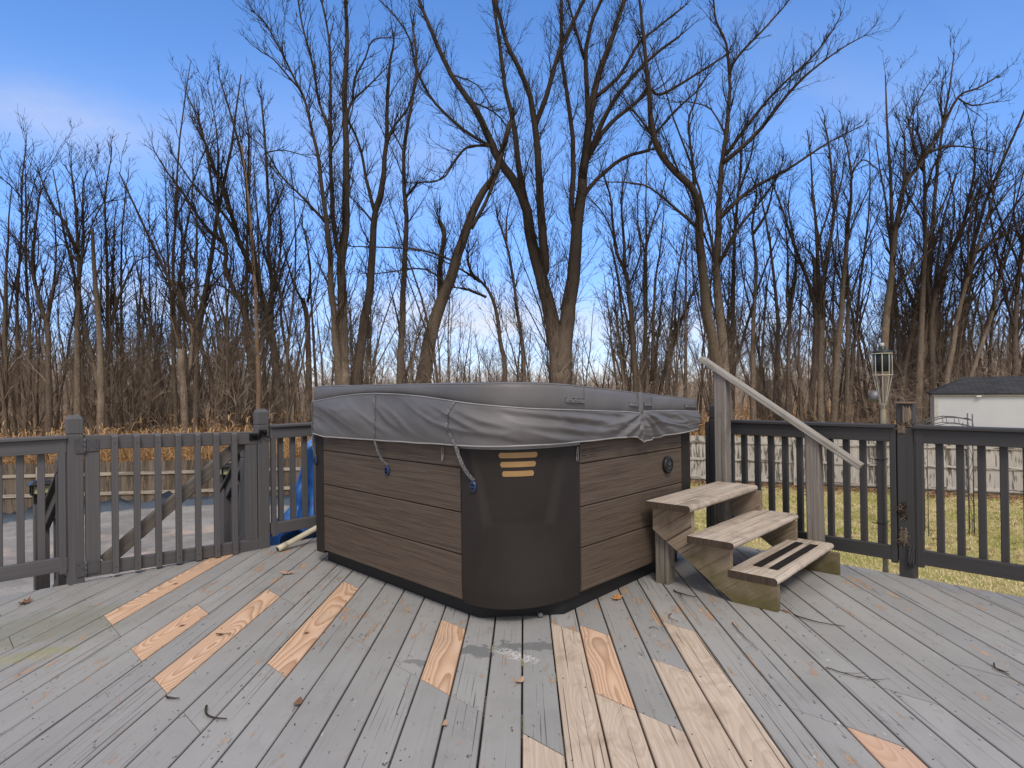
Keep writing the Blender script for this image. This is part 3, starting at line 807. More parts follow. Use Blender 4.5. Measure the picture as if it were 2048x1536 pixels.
def strap(sa,path,lock,ln,w):
    mb=MB(); P=[];Nn=[]
    for i in range(11):
        v=i/10; q=skirt_pt(sa+path(v),v,.004); P.append(q[0]); Nn.append((q[1].x,q[1].y,.1))
    p=P[-1]; lock=Vector(lock); ln=Vector(ln)
    for i in range(1,8):
        t=i/7; q=p.lerp(lock+Vector((0,0,.03)),t)+ln*(.012*math.sin(math.pi*t)); q.z-=.018*math.sin(math.pi*t); P.append(q); Nn.append(ln)
    ribbon(mb,P,Nn,w); so=mb.build('strap',STRAPM,cov)
    mb=MB(); Z=Vector((0,0,1)); tn=Z.cross(ln).normalized()
    # oval buckle block
    V=[];n=20
    for o,k in ((0,1.),(.010,1.),(.015,.82)):
        for a in range(n):
            g=2*math.pi*a/n; V.append(lock+ln*o+tn*(.021*k*math.cos(g))+Z*(.030*k*math.sin(g)))
    F=[]
    for i in range(2):
        for a in range(n): F.append([i*n+a,i*n+(a+1)%n,(i+1)*n+(a+1)%n,(i+1)*n+a])
    F.append([2*n+a for a in range(n)])
    mb.add(V,F,None,rr(),0,False)
    for dz in (.008,-.010):
        c=lock+ln*.0155+Z*dz; mb.add([c+tn*a+Z*b for a,b in ((-.011,-.005),(.011,-.005),(.011,.005),(-.011,.005))],[[0,1,2,3],[3,2,1,0]],None,rr(),1)
    mb.build('buckle',[LOCKM,BLACKP],so)
sL=lambda y:CS[near(2.035,y)]
strap(sL(3.31),lambda v:.02*math.sin(v*2.5)-.03*v,(XL(3.24)-.001,3.24,.722),(-1,0,0),.016)
pp=cpos(.125,.70); nn=cnr(.125)
strap(sL(2.545),lambda v:-.05*math.sin(v*3.1)+.0*v,(pp.x,pp.y,.705),(nn.x,nn.y,0),.021)
strap(sL(4.13),lambda v:-.01*v,(2.052,4.13,.715),(-1,.1,0),.018)
# ------------------------------------------------------------------ wooden steps with handrail
steps=empty('tub_steps',(3.8,1.85,0),'weathered three-tread wooden steps with a sloping handrail against the hot tub','steps')
TH=R(3.2); E1=Vector((math.cos(TH),math.sin(TH),0)); E2=Vector((math.sin(TH),-math.cos(TH),0))   # along a tread / towards the front
def tread(lb,z,ln,dp,grips=False):
    mb=MB(); lb=Vector((*lb,0)); t=.040; n=10
    prof=[(0,-t),(dp-.02,-t)]
    for i in range(n+1):
        a=-math.pi/2+math.pi*i/n; prof.append((dp-.02+.02*math.cos(a),-t/2+t/2*math.sin(a)))
    prof+= [(.003,0),(0,-.003)]
    rnd=rr(); V=[];m=len(prof); per=[0]
    for i in range(m):
        j=(i+1)%m; per.append(per[-1]+math.hypot(prof[j][0]-prof[i][0],prof[j][1]-prof[i][1]))
    NL=24
    for k in range(NL+1):
        for d,h in prof:
            p=lb+E1*(ln*k/NL)+E2*(d+(.003*noise.noise((k*.7,z*9,1)) if d>dp-.03 else 0)); V.append((p.x,p.y,z+h+.0015*noise.noise((k*.5,d*9,z*7))))
    F=[];U=[]
    for k in range(NL):
        for i in range(m):
            j=(i+1)%m; F.append([k*m+i,(k+1)*m+i,(k+1)*m+j,k*m+j]); a,b=ln*k/NL,ln*(k+1)/NL
            U.append([(a,per[i]),(b,per[i]),(b,per[i+1]),(a,per[i+1])])
    mb.add(V,F,U,rnd,0)
    for k,rg_ in ((0,range(m)),(NL,range(m-1,-1,-1))): mb.add([V[k*m+i] for i in rg_],[list(range(m))],[[(prof[i][1]*.5,prof[i][0]) for i in rg_]],rnd,1)
    o=mb.build('tread',[STEPW,ENDG],steps)
    if grips:
        for d0 in (.075,.165):
            g=MB(); a=lb+E1*.165+E2*d0; b=a+E1*(ln-.29); 
            prism(g,a+E2*.025+Vector((0,0,z+.0035)),b+E2*.025+Vector((0,0,z+.0035)),E2,.05,.0028,.0008); g.build('grip_strip',GRIP,o)
T1=((3.180,2.163),.520,.985,.292); T2=((3.215,1.905),.346,1.02,.278); T3=((3.285,1.693),.1785,.985,.272)
tread(*T1); tread(*T2); tread(*T3,True)
def stringer(x0):
    # sawtooth side board: d = distance forward from the tub, z height
    org=Vector((x0,2.165,0))
    out=[(0,.478),(0,.335),(.50,.002),(.742,.002),(.742,.137),(.485,.137),(.485,.304),(.255,.304),(.255,.478)]
    mb=MB(); n=len(out); V=[]
    for o in (0,.038):
        for d,z in out: p=org+E1*o+E2*d; V.append((p.x,p.y,z))
    ca,sa=.83,-.557
    def w(d,z): return (d*ca+z*sa,d*sa*-1*-1+z*ca)
    U=[[w(*q) for q in out],[w(*q) for q in reversed(out)]]
    F=[list(range(n)),[n+i for i in range(n-1,-1,-1)]]
    for i in range(n):
        j=(i+1)%n; F.append([j,i,n+i,n+j]); U.append([(out[j][0],.3+out[j][1]),(out[i][0],.3+out[i][1]),(out[i][0],.338+out[i][1]),(out[j][0],.338+out[j][1])])
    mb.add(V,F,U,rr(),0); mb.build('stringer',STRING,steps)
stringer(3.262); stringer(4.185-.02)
mb=MB(); prism(mb,(3.345,2.135,.001),(3.345,2.135,.44),E1,.089,.089,.006); 
lathe(mb,Vector((3.345,2.135,.10))+E2*.0447,[(.006,0),(.004,.004)],8,1,M=Matrix((E1,Vector((0,0,1)),E2)).transposed()); mb.build('leg',[POSTW,SCREW],steps)
mb=MB(); prism(mb,(4.12,2.16,.001),(4.12,2.16,.44),E1,.089,.089,.006); mb.build('leg',POSTW,steps)
RH=Vector((4.20,2.345,1.405)); RL=Vector((4.305,1.315,.685))
rd=(RL-RH).normalized()
def rail_z(y): return RH.z+(RL.z-RH.z)*(y-RH.y)/(RL.y-RH.y)
def hpost(x,y,zb,lean=0.,name='handrail_post'):
    mb=MB(); zt=rail_z(y)-.022; sl=(RL.z-RH.z)/(RL.y-RH.y)
    c=Vector((x,y,0)); rnd=rr(); h=.0445; NZ=16; V=[];ring=[(-h+.007,-h),(h-.007,-h),(h,-h+.007),(h,h-.007),(h-.007,h),(-h+.007,h),(-h,h-.007),(-h,-h+.007)]
    for k in range(NZ+1):
        z=zb+(zt-zb)*k/NZ
        for a,b in ring:
            p=c+E1*a-E2*b; zz=z+(k/NZ)**6*sl*(p.y-y)
            V.append((p.x+lean*(z-zb)+.0015*noise.noise((a*30,k*.5,x)),p.y+.0015*noise.noise((b*30,k*.5,y+4)),zz))
    F=[];U=[];q=[0,.085,.09,.175,.18,.265,.27,.355,.36]
    for k in range(NZ):
        for i in range(8):
            j=(i+1)%8; F.append([k*8+i,k*8+j,(k+1)*8+j,(k+1)*8+i]); a,b=zb+(zt-zb)*k/NZ,zb+(zt-zb)*(k+1)/NZ
            U.append([(a,q[i]),(a,q[i+1]),(b,q[i+1]),(b,q[i])])
    F.append([NZ*8+i for i in range(8)]); U.append([(0,.01*i) for i in range(8)]); F.append([7-i for i in range(8)]); U.append([(0,.01*i) for i in range(8)])
    mb.add(V,F,U,rnd,0); return mb.build(name,POSTW,steps)
hpost(4.232,2.205,.002); hpost(4.325,1.60,.002,-.03)
mb=MB(); sd=rd.cross(Vector((0,0,1))).normalized()
prism(mb,RH,RL,sd,.088,.038,.006,cu0=.0); mb.build('handrail',HANDW,steps)

# ------------------------------------------------------------------ small things on and round the deck
pv=MB(); a=Vector((1.975,4.607,.0235)); b=Vector((2.303,4.65,.120)); d=(b-a).normalized(); e=a+d*1.55
CREAM=plain('cream_pvc',(.50,.45,.33),.45)
tube(pv,[a,e],.0205,14); tube(pv,[a-d*.002,a+d*.075],.0235,14); tube(pv,[a+d*.083,a+d*.09],.0222,14)
pv.add([tuple(a-d*.0025+Vector((0,0,1)).cross(d).normalized()*.018*math.cos(g*.449)+d.cross(Vector((0,0,1)).cross(d).normalized())*.018*math.sin(g*.449)) for g in range(14)],[list(range(14))],None,rr(),1)
tag(pv.build('plastic_pipe',[CREAM,BLACKP]),'cream plastic pipe lying on the deck, one end propped up behind the hot tub','pipe')

TARP=Mat('blue_tarp')
_n=TARP.noise(TARP.obj(),5.,4,.6)
TARP=TARP.done(TARP.mix(TARP.sm(_n,.3,.7),(.012,.09,.42),(.06,.27,.80)),.32,TARP.noise(TARP.obj(),60.,3),.3,.004,.5)
def tarp():
    mb=MB()
    def fn(u,v):
        x=1.93+1.9*u; y=4.862+1.15*v
        # tall covered heap towards the back right, low folds spilling to the deck edge
        def ss(a,b,t): t=max(0,min(1,(t-a)/(b-a))); return t*t*(3-2*t)
        bx=2.29+(y-5.1)*.62+.05*noise.noise((y*5,0,2))
        t1=ss(bx,bx+.15,x)*ss(4.94,5.08,y+.05*noise.noise((x*5,1,7)))
        top=.50+.36*ss(bx+.02,bx+.26,x)+.05*noise.noise((x*4,y*4,3))
        low=-.01+.06*ss(2.0,2.2,x)+.12*ss(2.08,2.3,x)*ss(4.9,5.06,y)-1.9*ss(5.16,5.34,y)*(1-ss(bx-.1,bx,x))
        c=.034*noise.noise((x*7,y*7,1))+.036*(1-abs(noise.noise((x*11+y*4,y*12,5)))*2.4)+.010*noise.noise((x*30,y*30,2))
        z=low*(1-t1)+top*t1+c*(1.2-.4*t1)
        e=min(u,1-u,v*3 if False else 1,1-v); 
        drop=1-ss(0,.10,e); z=z-drop*1.9
        n=.055*noise.noise((z*5,x*6,y*3))+.02*noise.noise((z*14,x*13,y*9))
        return (x+n,y+n*.6,max(z,GZ)),(x,y)
    grid(mb,fn,120,80); return tag(mb.build('blue_tarp',TARP),'crumpled bright blue tarp heaped beyond the railing by the hot tub','tarp')
tarp()

# leaves and twigs
LEAF=[plain('dry_leaf_orange',(.50,.24,.08),.7),plain('dry_leaf_brown',(.20,.10,.055),.75),plain('dry_leaf_pale',(.42,.27,.18),.75)]
def leaf(x,y,size,rot,mat,curl,label,oak=True):
    mb=MB(); N=28; ring=[]
    for i in range(N):
        t=2*math.pi*i/N; r=size*(.55+(.16*math.cos(t*7) if oak else .03*math.cos(3*t)))*(1 if oak else .8)
        px=r*math.cos(t)*1.35; py=r*math.sin(t)*.75; ring.append((px,py))
    V=[(0,0,.004+curl*.2)]
    for px,py in ring: V.append((px,py,.0025+curl*((px/size)**2*.8+(py/size)**2)+.003*noise.noise((px*90,py*90,x))))
    V=[(math.cos(rot)*a-math.sin(rot)*b,math.sin(rot)*a+math.cos(rot)*b,max(c,.0018)) for a,b,c in V]
    mb.add(V,[[0,1+i,1+(i+1)%N] for i in range(N)],None,rr(),0,True)
    b=Vector((math.cos(rot),math.sin(rot),0)); tube(mb,[b*-size*.6+Vector((0,0,.003)),b*-size*1.2+Vector((0,0,.004))],.0012,4)
    o=mb.build('dry_leaf',mat,None,(x,y,0)); tag(o,label,'leaf','dry leaves on the deck')
leaf(2.895,2.168,.060,.4,LEAF[0],.022,'orange oak leaf on the deck in front of the hot tub right side')
leaf(3.345,1.40,.040,1.2,LEAF[1],.012,'round brown leaf at the front foot of the wooden steps',False)
leaf(1.782,4.019,.055,2.2,LEAF[2],.03,'pale curled leaf across a board gap near the pipe')
leaf(1.796,1.842,.042,.2,LEAF[2],.05,'pinkish curled leaf stuck upright in the gap in front of the hot tub',False)
leaf(.47,4.58,.060,1.,LEAF[1],.03,'brown leaf on the deck near the hinge post')
leaf(1.068,2.325,.045,.75,LEAF[1],.05,'small curled brown leaf caught in a gap at the lower left',False)
leaf(1.375,1.80,.030,.75,LEAF[2],.04,'small pale leaf caught in a wide gap left of the bare boards',False)
DTWIG=plain('fallen_twig_bark',(.050,.037,.028),.9,0,.1,.3,40.,.2)
def deck_twig(a,b,r,label,bend=.03,fork=0):
    a=Vector((*a,.006));b=Vector((*b,.006)); mb=MB(); n=9; P=[];sd=(b-a).cross(Vector((0,0,1))).normalized(); sdv=rng.random()*50
    for i in range(n+1):
        t=i/n; P.append(a.lerp(b,t)+sd*(bend*math.sin(math.pi*t)+.008*noise.noise((t*5,sdv,0)))+Vector((0,0,r+.004*abs(noise.noise((t*4,sdv,3))))))
    tube(mb,P,[r*(1.2-.7*i/n) for i in range(n+1)],5)
    for i in range(fork):
        k=rng.randint(3,n-2); q=P[k]; d=((b-a).normalized()+sd*rng.choice((-1,1))*rng.uniform(.5,1.)).normalized()*rng.uniform(.04,.09); tube(mb,[q,q+d*.6,q+d+Vector((0,0,.004))],[r*.6,r*.5,r*.3],4)
    c=(a+b)/2; o=mb.build('twig',DTWIG,None); tag(o,label,'twig','fallen twigs on the deck')
deck_twig((3.313,1.345),(3.325,1.10),.003,'long curved twig on the deck in front of the steps',.03)
deck_twig((2.985,1.522),(2.762,1.278),.0022,'straight thin twig lying along a board left of the steps front corner',.004)
deck_twig((2.79,1.0),(2.805,.80),.002,'forked twig crossing two boards at the lower right',.01,3)
deck_twig((3.215,2.0),(3.205,1.84),.004,'short thick twig beside the left leg of the wooden steps',.012,1)
deck_twig((.807,2.548),(.829,2.395),.0042,'dark bent twig at the lower left of the deck',.03)
deck_twig((.719,2.74),(.752,2.690),.004,'tiny dark twig below the long new board',.004)
deck_twig((1.084,3.275),(1.147,3.205),.0022,'thin brown twig on the long new board near the gate',.004)
deck_twig((3.32,.51),(3.24,.445),.003,'dark curved twig near the right edge of the picture',.02,1)
deck_twig((2.89,1.81),(2.813,1.722),.002,'small arc-shaped twig above the bare boards',.03)
deck_twig((2.645,1.785),(2.656,1.735),.0016,'tiny arched twig on the end of the longest bare board',-.015)

# ------------------------------------------------------------------ torch tied to the railing
tk=empty('tiki_torch',(4.575,1.264,GZ),'cream bamboo garden torch with a black canister, tied behind the railing','torch')
BAMB=plain('bamboo_pole',(.40,.36,.25),.6); REED=plain('bamboo_strips',(.40,.38,.32),.6); CANI=plain('torch_canister',(.010,.012,.012),.3,.2); LIDM=plain('torch_lid',(.035,.045,.04),.35,.5); SNUF=plain('snuffer_steel',(.20,.19,.20),.5,.6)
tx,ty=4.578,1.262
mb=MB(); L=[]
zz=GZ
while zz<1.06: L.append((.0165,zz)); L.append((.0165,min(zz+.30,1.06))); L.append((.0185,min(zz+.307,1.065))); zz+=.315
lathe(mb,(tx,ty,0),L,14); mb.build('pole',BAMB,tk)
mb=MB(); lathe(mb,(tx,ty,0),[(.046,1.285),(.050,1.29),(.050,1.405),(.046,1.41)],22); mb.build('canister',CANI,tk)
mb=MB(); lathe(mb,(tx,ty,0),[(.056,1.405),(.058,1.41),(.058,1.418),(.034,1.424),(.022,1.430),(.022,1.444),(.016,1.448)],22,0); lathe(mb,(tx,ty,0),[(.013,1.447),(.013,1.470),(.010,1.472)],12,1); mb.build('lid',[LIDM,plain('wick',(.55,.55,.52),.8)],tk)
mb=MB()
for i in range(8):
    a=i*math.pi/4+.25; c,s=math.cos(a),math.sin(a); P=[(tx+c*r,ty+s*r,z) for r,z in ((.016,1.04),(.022,1.10),(.040,1.19),(.0535,1.262),(.0545,1.34),(.0535,1.402))]
    tube(mb,P,[.0034]*6,5,flat=.5)
mb.build('basket',REED,tk)
RATT=plain('rattan_ring',(.50,.45,.33),.6)
for r,z in ((.0575,1.262),(.0575,1.402),(.019,1.072)): mb=MB(); tube(mb,[(tx+r*math.cos(i*.2618),ty+r*math.sin(i*.2618),z) for i in range(25)],.0028,5,caps=False); mb.build('binding_ring',RATT,tk)
mb=MB(); M=Matrix.Rotation(R(24),3,'Y')@Matrix.Rotation(R(10),3,'X'); lathe(mb,(tx-.055,ty+.035,1.125),[(.024,-.03),(.027,-.03),(.027,.03),(.012,.034),(.004,.036),(.004,.046)],16,M=M); mb.build('snuffer_cap',SNUF,tk)
mb=MB(); tube(mb,[Vector((tx-.04,ty+.03,1.165)),Vector((tx-.045,ty+.022,1.22)),Vector((tx-.05,ty+.012,1.27))],.0014,4); mb.build('chain',SNUF,tk)
for z in (.715,.305):
    mb=MB(); q=[(4.488,ty+.026),(4.489,ty-.024),(4.533,ty-.026),(4.60,ty-.02),(4.60,ty+.02),(4.533,ty+.028)]; q.append(q[0])
    tube(mb,[(a,b,z) for a,b in q],.0028,4); tube(mb,[(4.486,ty+.02,z),(4.475,ty+.05,z+.006)],.0026,4); mb.build('cable_tie',BLACKP,tk)

# ------------------------------------------------------------------ stairs behind the gate, post lights
st=empty('pool_stairs',(1.3,5.3,-.6),'dark grey stairs with slatted side rails going down to the pool behind the gate','stairs')
NEW=lambda zb,zt:[(zb,.044),(zt-.125,.044),(zt-.121,.039),(zt-.114,.039),(zt-.11,.044),(zt-.026,.044),(zt,.030)]
LN=(.675,5.65); RN=(1.975,5.65)
for x,y,zb,zt in ((.735,5.10,-1.1,.80),(1.93,5.06,-1.1,.80)):
    mb=MB(); square_post(mb,x,y,NEW(zb,zt)); mb.build('newel_post',RAILL,st)
for x,y,zt in ((*LN,.475),(*RN,.475)):
    mb=MB(); square_post(mb,x,y,[(-1.3,.044),(zt,.044)]); mb.build('newel_post',RAILL,st)
def stair_rail(a,b):
    a=Vector(a);b=Vector(b)
    for dz,h,nm in ((0,.088,'hand_rail'),(-.62,.085,'lower_rail')):
        mb=MB(); prism(mb,a+Vector((0,0,dz)),b+Vector((0,0,dz)),(1,0,0),.038,h); mb.build(nm,RAILL,st)
    mb=MB(); prism(mb,a+Vector((0,0,.055)),b+Vector((0,0,.055)),(1,0,0),.10,.019); mb.build('rail_cap',RAILL,st)
    for i in range(1,5):
        p=a.lerp(b,i/5)+Vector((.036,0,0)); mb=MB(); prism(mb,p+Vector((0,0,-.66)),p+Vector((0,0,-.03)),(1,0,0),.034,.034); mb.build('baluster',RAILL,st)
stair_rail((.742,5.055,.665),(.700,5.61,.275)); stair_rail((1.93,5.10,.69),(1.972,5.69,.285))
for i in range(4):
    z=-.20-.19*i; y0=4.90+.25*i
    mb=MB(); box(mb,(.80,y0,z-.038),(1.90,y0+.27,z)); mb.build('tread',RAILL,st)
for x in (.775,1.9):
    mb=MB(); prism(mb,(x,4.86,-.32),(x,5.95,-1.10),(1,0,0),.038,.24); mb.build('stringer',RAILL,st)
YLENS=Mat('light_lens'); YLENS=YLENS.done(YLENS.mix(YLENS.noise(YLENS.obj(),30.,2),(.44,.41,.18),(.58,.55,.30)),.3,None,.0,.0,.5)
def post_light(x,y,z,label):
    r=empty('post_light',(x,y,z),label,'light','solar lights on the stair posts')
    mb=MB(); square_post(mb,x,y,[(z-.05,.049),(z+.006,.049),(z+.010,.066),(z+.018,.066),(z+.02,.05)],rot=0); 
    for a in (-1,1):
        for b in (-1,1): box(mb,(x+a*.055-.006,y+b*.055-.006,z+.018),(x+a*.055+.006,y+b*.055+.006,z+.075),.001)
    mb.build('base',BLACKP,r)
    mb=MB(); square_post(mb,x,y,[(z+.019,.050),(z+.076,.050)]); mb.build('lens',YLENS,r)
    mb=MB(); square_post(mb,x,y,[(z+.074,.074),(z+.084,.076),(z+.10,.052),(z+.106,.05)]); mb.build('cap',BLACKP,r)
post_light(*LN,.476,'black solar post light with a yellow lens, seen between slats left of the hinge post')
post_light(*RN,.476,'black solar post light with a yellow lens, seen through the gate beside the latch')

# ------------------------------------------------------------------ pool
PR=4.72; pc=cw(-6.0,8.80); PZ=-1.15
pool=MB(); lathe(pool,(pc.x,pc.y,0),[(PR,GZ-.05),(PR,PZ-.09),(PR+.05,PZ-.08),(PR+.05,PZ-.05),(PR-.2,PZ-.05)],72,smooth=False)
tag(pool.build('swimming_pool',plain('pool_wall',(.23,.25,.27),.5)),'round above-ground pool below the deck, beyond the gate','pool')
PC=Mat('pool_cover_fabric'); P_=PC.pos()
_a=PC.noise(P_,1.3,5,.6); _s=PC.noise(P_,55.,3,.7); _b=PC.noise(P_,.55,4,.65)
_c=PC.mix(PC.sm(_a,.35,.7),(.23,.216,.205),(.36,.342,.325)); _c=PC.mix(PC.math('MULTIPLY',PC.sm(_s,.45,.65),.55),_c,(.12,.115,.11))
_c=PC.mix(PC.math('MULTIPLY',PC.sm(_b,.54,.64),.6),_c,(.50,.39,.32))
_u=PC.uv()
_e=PC.math('MULTIPLY_ADD',PC.math('SUBTRACT',PC.noise(P_,2.5,3),.5),.10,_u[1])
_c=PC.mix(PC.sm(_e,.835,.865),_c,PC.mix(PC.sm(_u[0],.25,.95),(.075,.092,.115),(.018,.025,.036)))  # blue-grey rim; fold shading is mixed into its colour
PCM=PC.done(_c,.6,PC.math('ADD',PC.math('MULTIPLY',_s,.3),PC.math('MULTIPLY',PC.noise(PC.scale(P_,(1.,1.,2.)),3.2,4,.6),1.4)),.7,.05,.15)
def pool_cover():
    mb=MB()
    def fn(u,v):
        a=2*math.pi*u; r=v*(PR+.10); x=pc.x+r*math.cos(a); y=pc.y+r*math.sin(a)
        edge=max(0.,(v-.85)/.15); ed2=max(0.,(v-.965)/.035)
        z=PZ-.04*(1-v)+.02*noise.noise((x*.9,y*.9,0))+.016*noise.noise((x*1.2+y*3.2,y*.8,4))+.008*(1-abs(noise.noise((x*2.2+y*4.5,y*1.6,7)))*2)
        f=noise.noise((a*17,v*7,2.)); g=1-abs(noise.noise((a*30+v*16,v*12,5.)))*2.6
        z+=edge*(.15+.17*f+.10*g)*(1-ed2)
        z-=ed2*(.30+.12*f)
        rr_=1+.01*edge*noise.noise((a*18,1,1)); 
        return (pc.x+(x-pc.x)*rr_,pc.y+(y-pc.y)*rr_,z),(min(1.,max(0.,edge*1.2+.35*f*(edge>0))),v)
    grid(mb,fn,260,70,0,(0,0),True,False,True); return tag(mb.build('pool_cover',PCM),'grey winter pool cover with rumpled blue-grey rim, seen through the gate','pool cover')
pool_cover()

# ------------------------------------------------------------------ yard fences
def picket_fence(label,a,b,hgt,z0,mat,rails,post_every,face,rmat=None):
    rmat=rmat or mat
    """a,b: ends in sideways/forward metres; rails and posts on the viewer's side"""
    A=cw(*a);B=cw(*b); d=(B-A); L=d.length; d.normalize(); n=Vector((0,0,1)).cross(d)
    vw=-((A+B)/2); vw.z=0
    if n.dot(vw)<0: n=-n
    r=empty('picket_fence',(*((A+B)/2).xy,z0),label,'fence')
    mb=MB(); x=0.
    while x<L:
        w=.139+rng.uniform(-.004,.004); h=hgt+rng.uniform(-.015,.015); p=A+d*(x+w/2)+Vector((0,0,z0+.06)); rn=rr()
        # dog-eared picket
        t=.016; c=.03; pr=[(-w/2,0),(w/2,0),(w/2,h-c),(w/2-c,h),(-w/2+c,h),(-w/2,h-c)]
        V=[tuple(p+d*q+n*o+Vector((0,0,z))) for o in (t/2,-t/2) for q,z in pr]
        F=[[0,1,2,3,4,5],[11,10,9,8,7,6]]+[[i,6+i,6+(i+1)%6,(i+1)%6] for i in range(6)]
        uvr=[(z,q+.07) for q,z in pr]
        mb.add(V,F,[uvr,uvr[::-1]]+[[(0,0)]*4]*6,rn); x+=w+.0015
    mb.build('pickets',mat,r)
    for z in rails:
        m=MB(); x=0
        while x<L:
            e=min(L,x+2.42); prism(m,A+d*x+n*.028+Vector((0,0,z0+z)),A+d*(e-.004)+n*.028+Vector((0,0,z0+z)),n,.038,.085,.003); x=e
        m.build('rail',rmat,r)
    x=.6
    while x<L:
        m=MB(); p=A+d*x+n*.095; prism(m,p+Vector((0,0,z0-.3)),p+Vector((0,0,z0+hgt-.02)),d,.089,.089,.005); m.build('post',rmat,r); x+=post_every
    return r
picket_fence('brown weathered wooden fence beyond the pool, at the left',(-15.5,16.2),(-5.6,17.3),1.50,GZ,BFENCE,(.22,.72,1.24),2.42,1,BFRAIL)
picket_fence('pale weathered wooden fence across the lawn, at the right',(2.2,24.0),(15.5,18.25),1.56,GZ,WFENCE,(.14,.80,1.40),2.42,1)
mb=MB()
def kb(a,b):
    A=cw(*a);B=cw(*b); n=Vector((0,0,1)).cross((B-A).normalized()); prism(mb,A+Vector((0,0,GZ+.02)),B+Vector((0,0,GZ+.02)),n,.03,.12,.003)
kb((2.2,24.03),(15.5,18.28)); tag(mb.build('kick_board',BFENCE),'brown board along the foot of the pale fence','board')
# return run, out of view behind the tub
picket_fence('brown wooden fence turning away behind the hot tub',(-5.5,17.4),(2.1,24.1),1.58,GZ,BFENCE,(.14,.80,1.40),2.42,1)

# ------------------------------------------------------------------ shed
def shed():
    def cw(x,y,z=0.,_c=globals()['cw']):
        dx,dy=x-14.0,y-20.6; a=R(-31); return _c(14.0+dx*math.cos(a)-dy*math.sin(a),20.6+dx*math.sin(a)+dy*math.cos(a),z)
    r=empty('garden_shed',(*cw(16.5,22).xy,GZ),'white garden shed with a dark shingled roof beyond the pale fence','shed')
    x0,x1,y0,y1=14.0,19.5,20.6,23.4; ze,zr=.83,1.36
    WALL=plain('shed_white_siding',(.56,.565,.57),.6,0,.3,.03,1.5,.05); TRIM=plain('shed_trim',(.50,.47,.42),.6)
    ROOF=Mat('shed_shingles'); u=ROOF.uv()
    cell=ROOF.n('TexBrick',{'Vector':ROOF.vec(u[0],u[1],0.),'Color1':(.038,.040,.046),'Color2':(.062,.064,.072),'Mortar':(.018,.018,.02),'Scale':1.,'Mortar Size':.008,'Brick Width':.30,'Row Height':.14}).outputs[0]
    nn=ROOF.noise(ROOF.obj(),3.,4); ROOF=ROOF.done(ROOF.mix(ROOF.math('MULTIPLY',nn,.4),cell,(.05,.052,.058)),.9,ROOF.noise(ROOF.obj(),40.,2),.3,.01,.1)
    mb=MB()
    def quad(m,pts,mat=0,uv=None): m.add([tuple(cw(*p)) for p in pts],[[0,1,2,3][:len(pts)]],[uv] if uv else None,rr(),mat)
    # walls as thin solid panels
    def wall(a,b,th):
        A=cw(*a);B=cw(*b); n=Vector((0,0,1)).cross((B-A).normalized()); zc=(GZ+ze-.06)/2; prism(mb,A+Vector((0,0,zc)),B+Vector((0,0,zc)),n,th,ze-.06-GZ,.004)
    wall((x0,y0),(x1,y0),.10); wall((x0,y0+.055),(x0,y1),.10); wall((x1,y0+.055),(x1,y1),.10); wall((x0+.055,y1),(x1-.055,y1),.10)
    mb.build('wall',WALL,r)
    m=MB()
    for x in (x0-.02,x1+.02): box_=[cw(x,y0-.06,GZ),cw(x,y0-.06,ze-.06)]; prism(m,box_[0],box_[1],(cw(1,0)-cw(0,0)),.11,.03,.003)
    prism(m,cw(x0-.12,y0-.10,ze-.05),cw(x1+.12,y0-.10,ze-.05),Vector((0,0,1)),.09,.03,.004); m.build('trim',TRIM,r)
    m=MB(); o=.15; ym=(y0+y1)/2; xr=x0+.85
    e=[(x0-o,y0-o,ze),(x1+o,y0-o,ze),(x1+o,y1+o,ze),(x0-o,y1+o,ze),(xr,ym,zr),(x1-.95,ym,zr)]
    V=[tuple(cw(*p)) for p in e]+[tuple(cw(p[0],p[1],p[2]-.05)) for p in e[:4]]
    L=x1-x0
    m.add(V,[[0,1,5,4],[2,3,4,5],[3,0,4],[1,2,5],[6,7,1,0],[7,8,2,1],[8,9,3,2],[9,6,0,3],[9,8,7,6]],
      [[(0,0),(L,0),(L-1,1.8),(1,1.8)],[(0,0),(L,0),(L-1,1.8),(1,1.8)],[(0,0),(3.5,0),(1.7,1.8)],[(0,0),(3.5,0),(1.7,1.8)]]+[[(0,0),(3,0),(3,.05),(0,.05)]]*4+[[(0,0)]*4]); m.build('roof',ROOF,r)
    for x in (x0+1.05,x0+2.65,x0+4.2):
        m=MB(); prism(m,cw(x,y0-.13,ze-.105),cw(x+.12,y0-.13,ze-.105),Vector((0,0,1)),.05,.05,.01); m.build('eave_glint',plain('glint_white',(.75,.75,.74),.5),r)  # small white blocks added to stand in for reflections under the eave
shed()

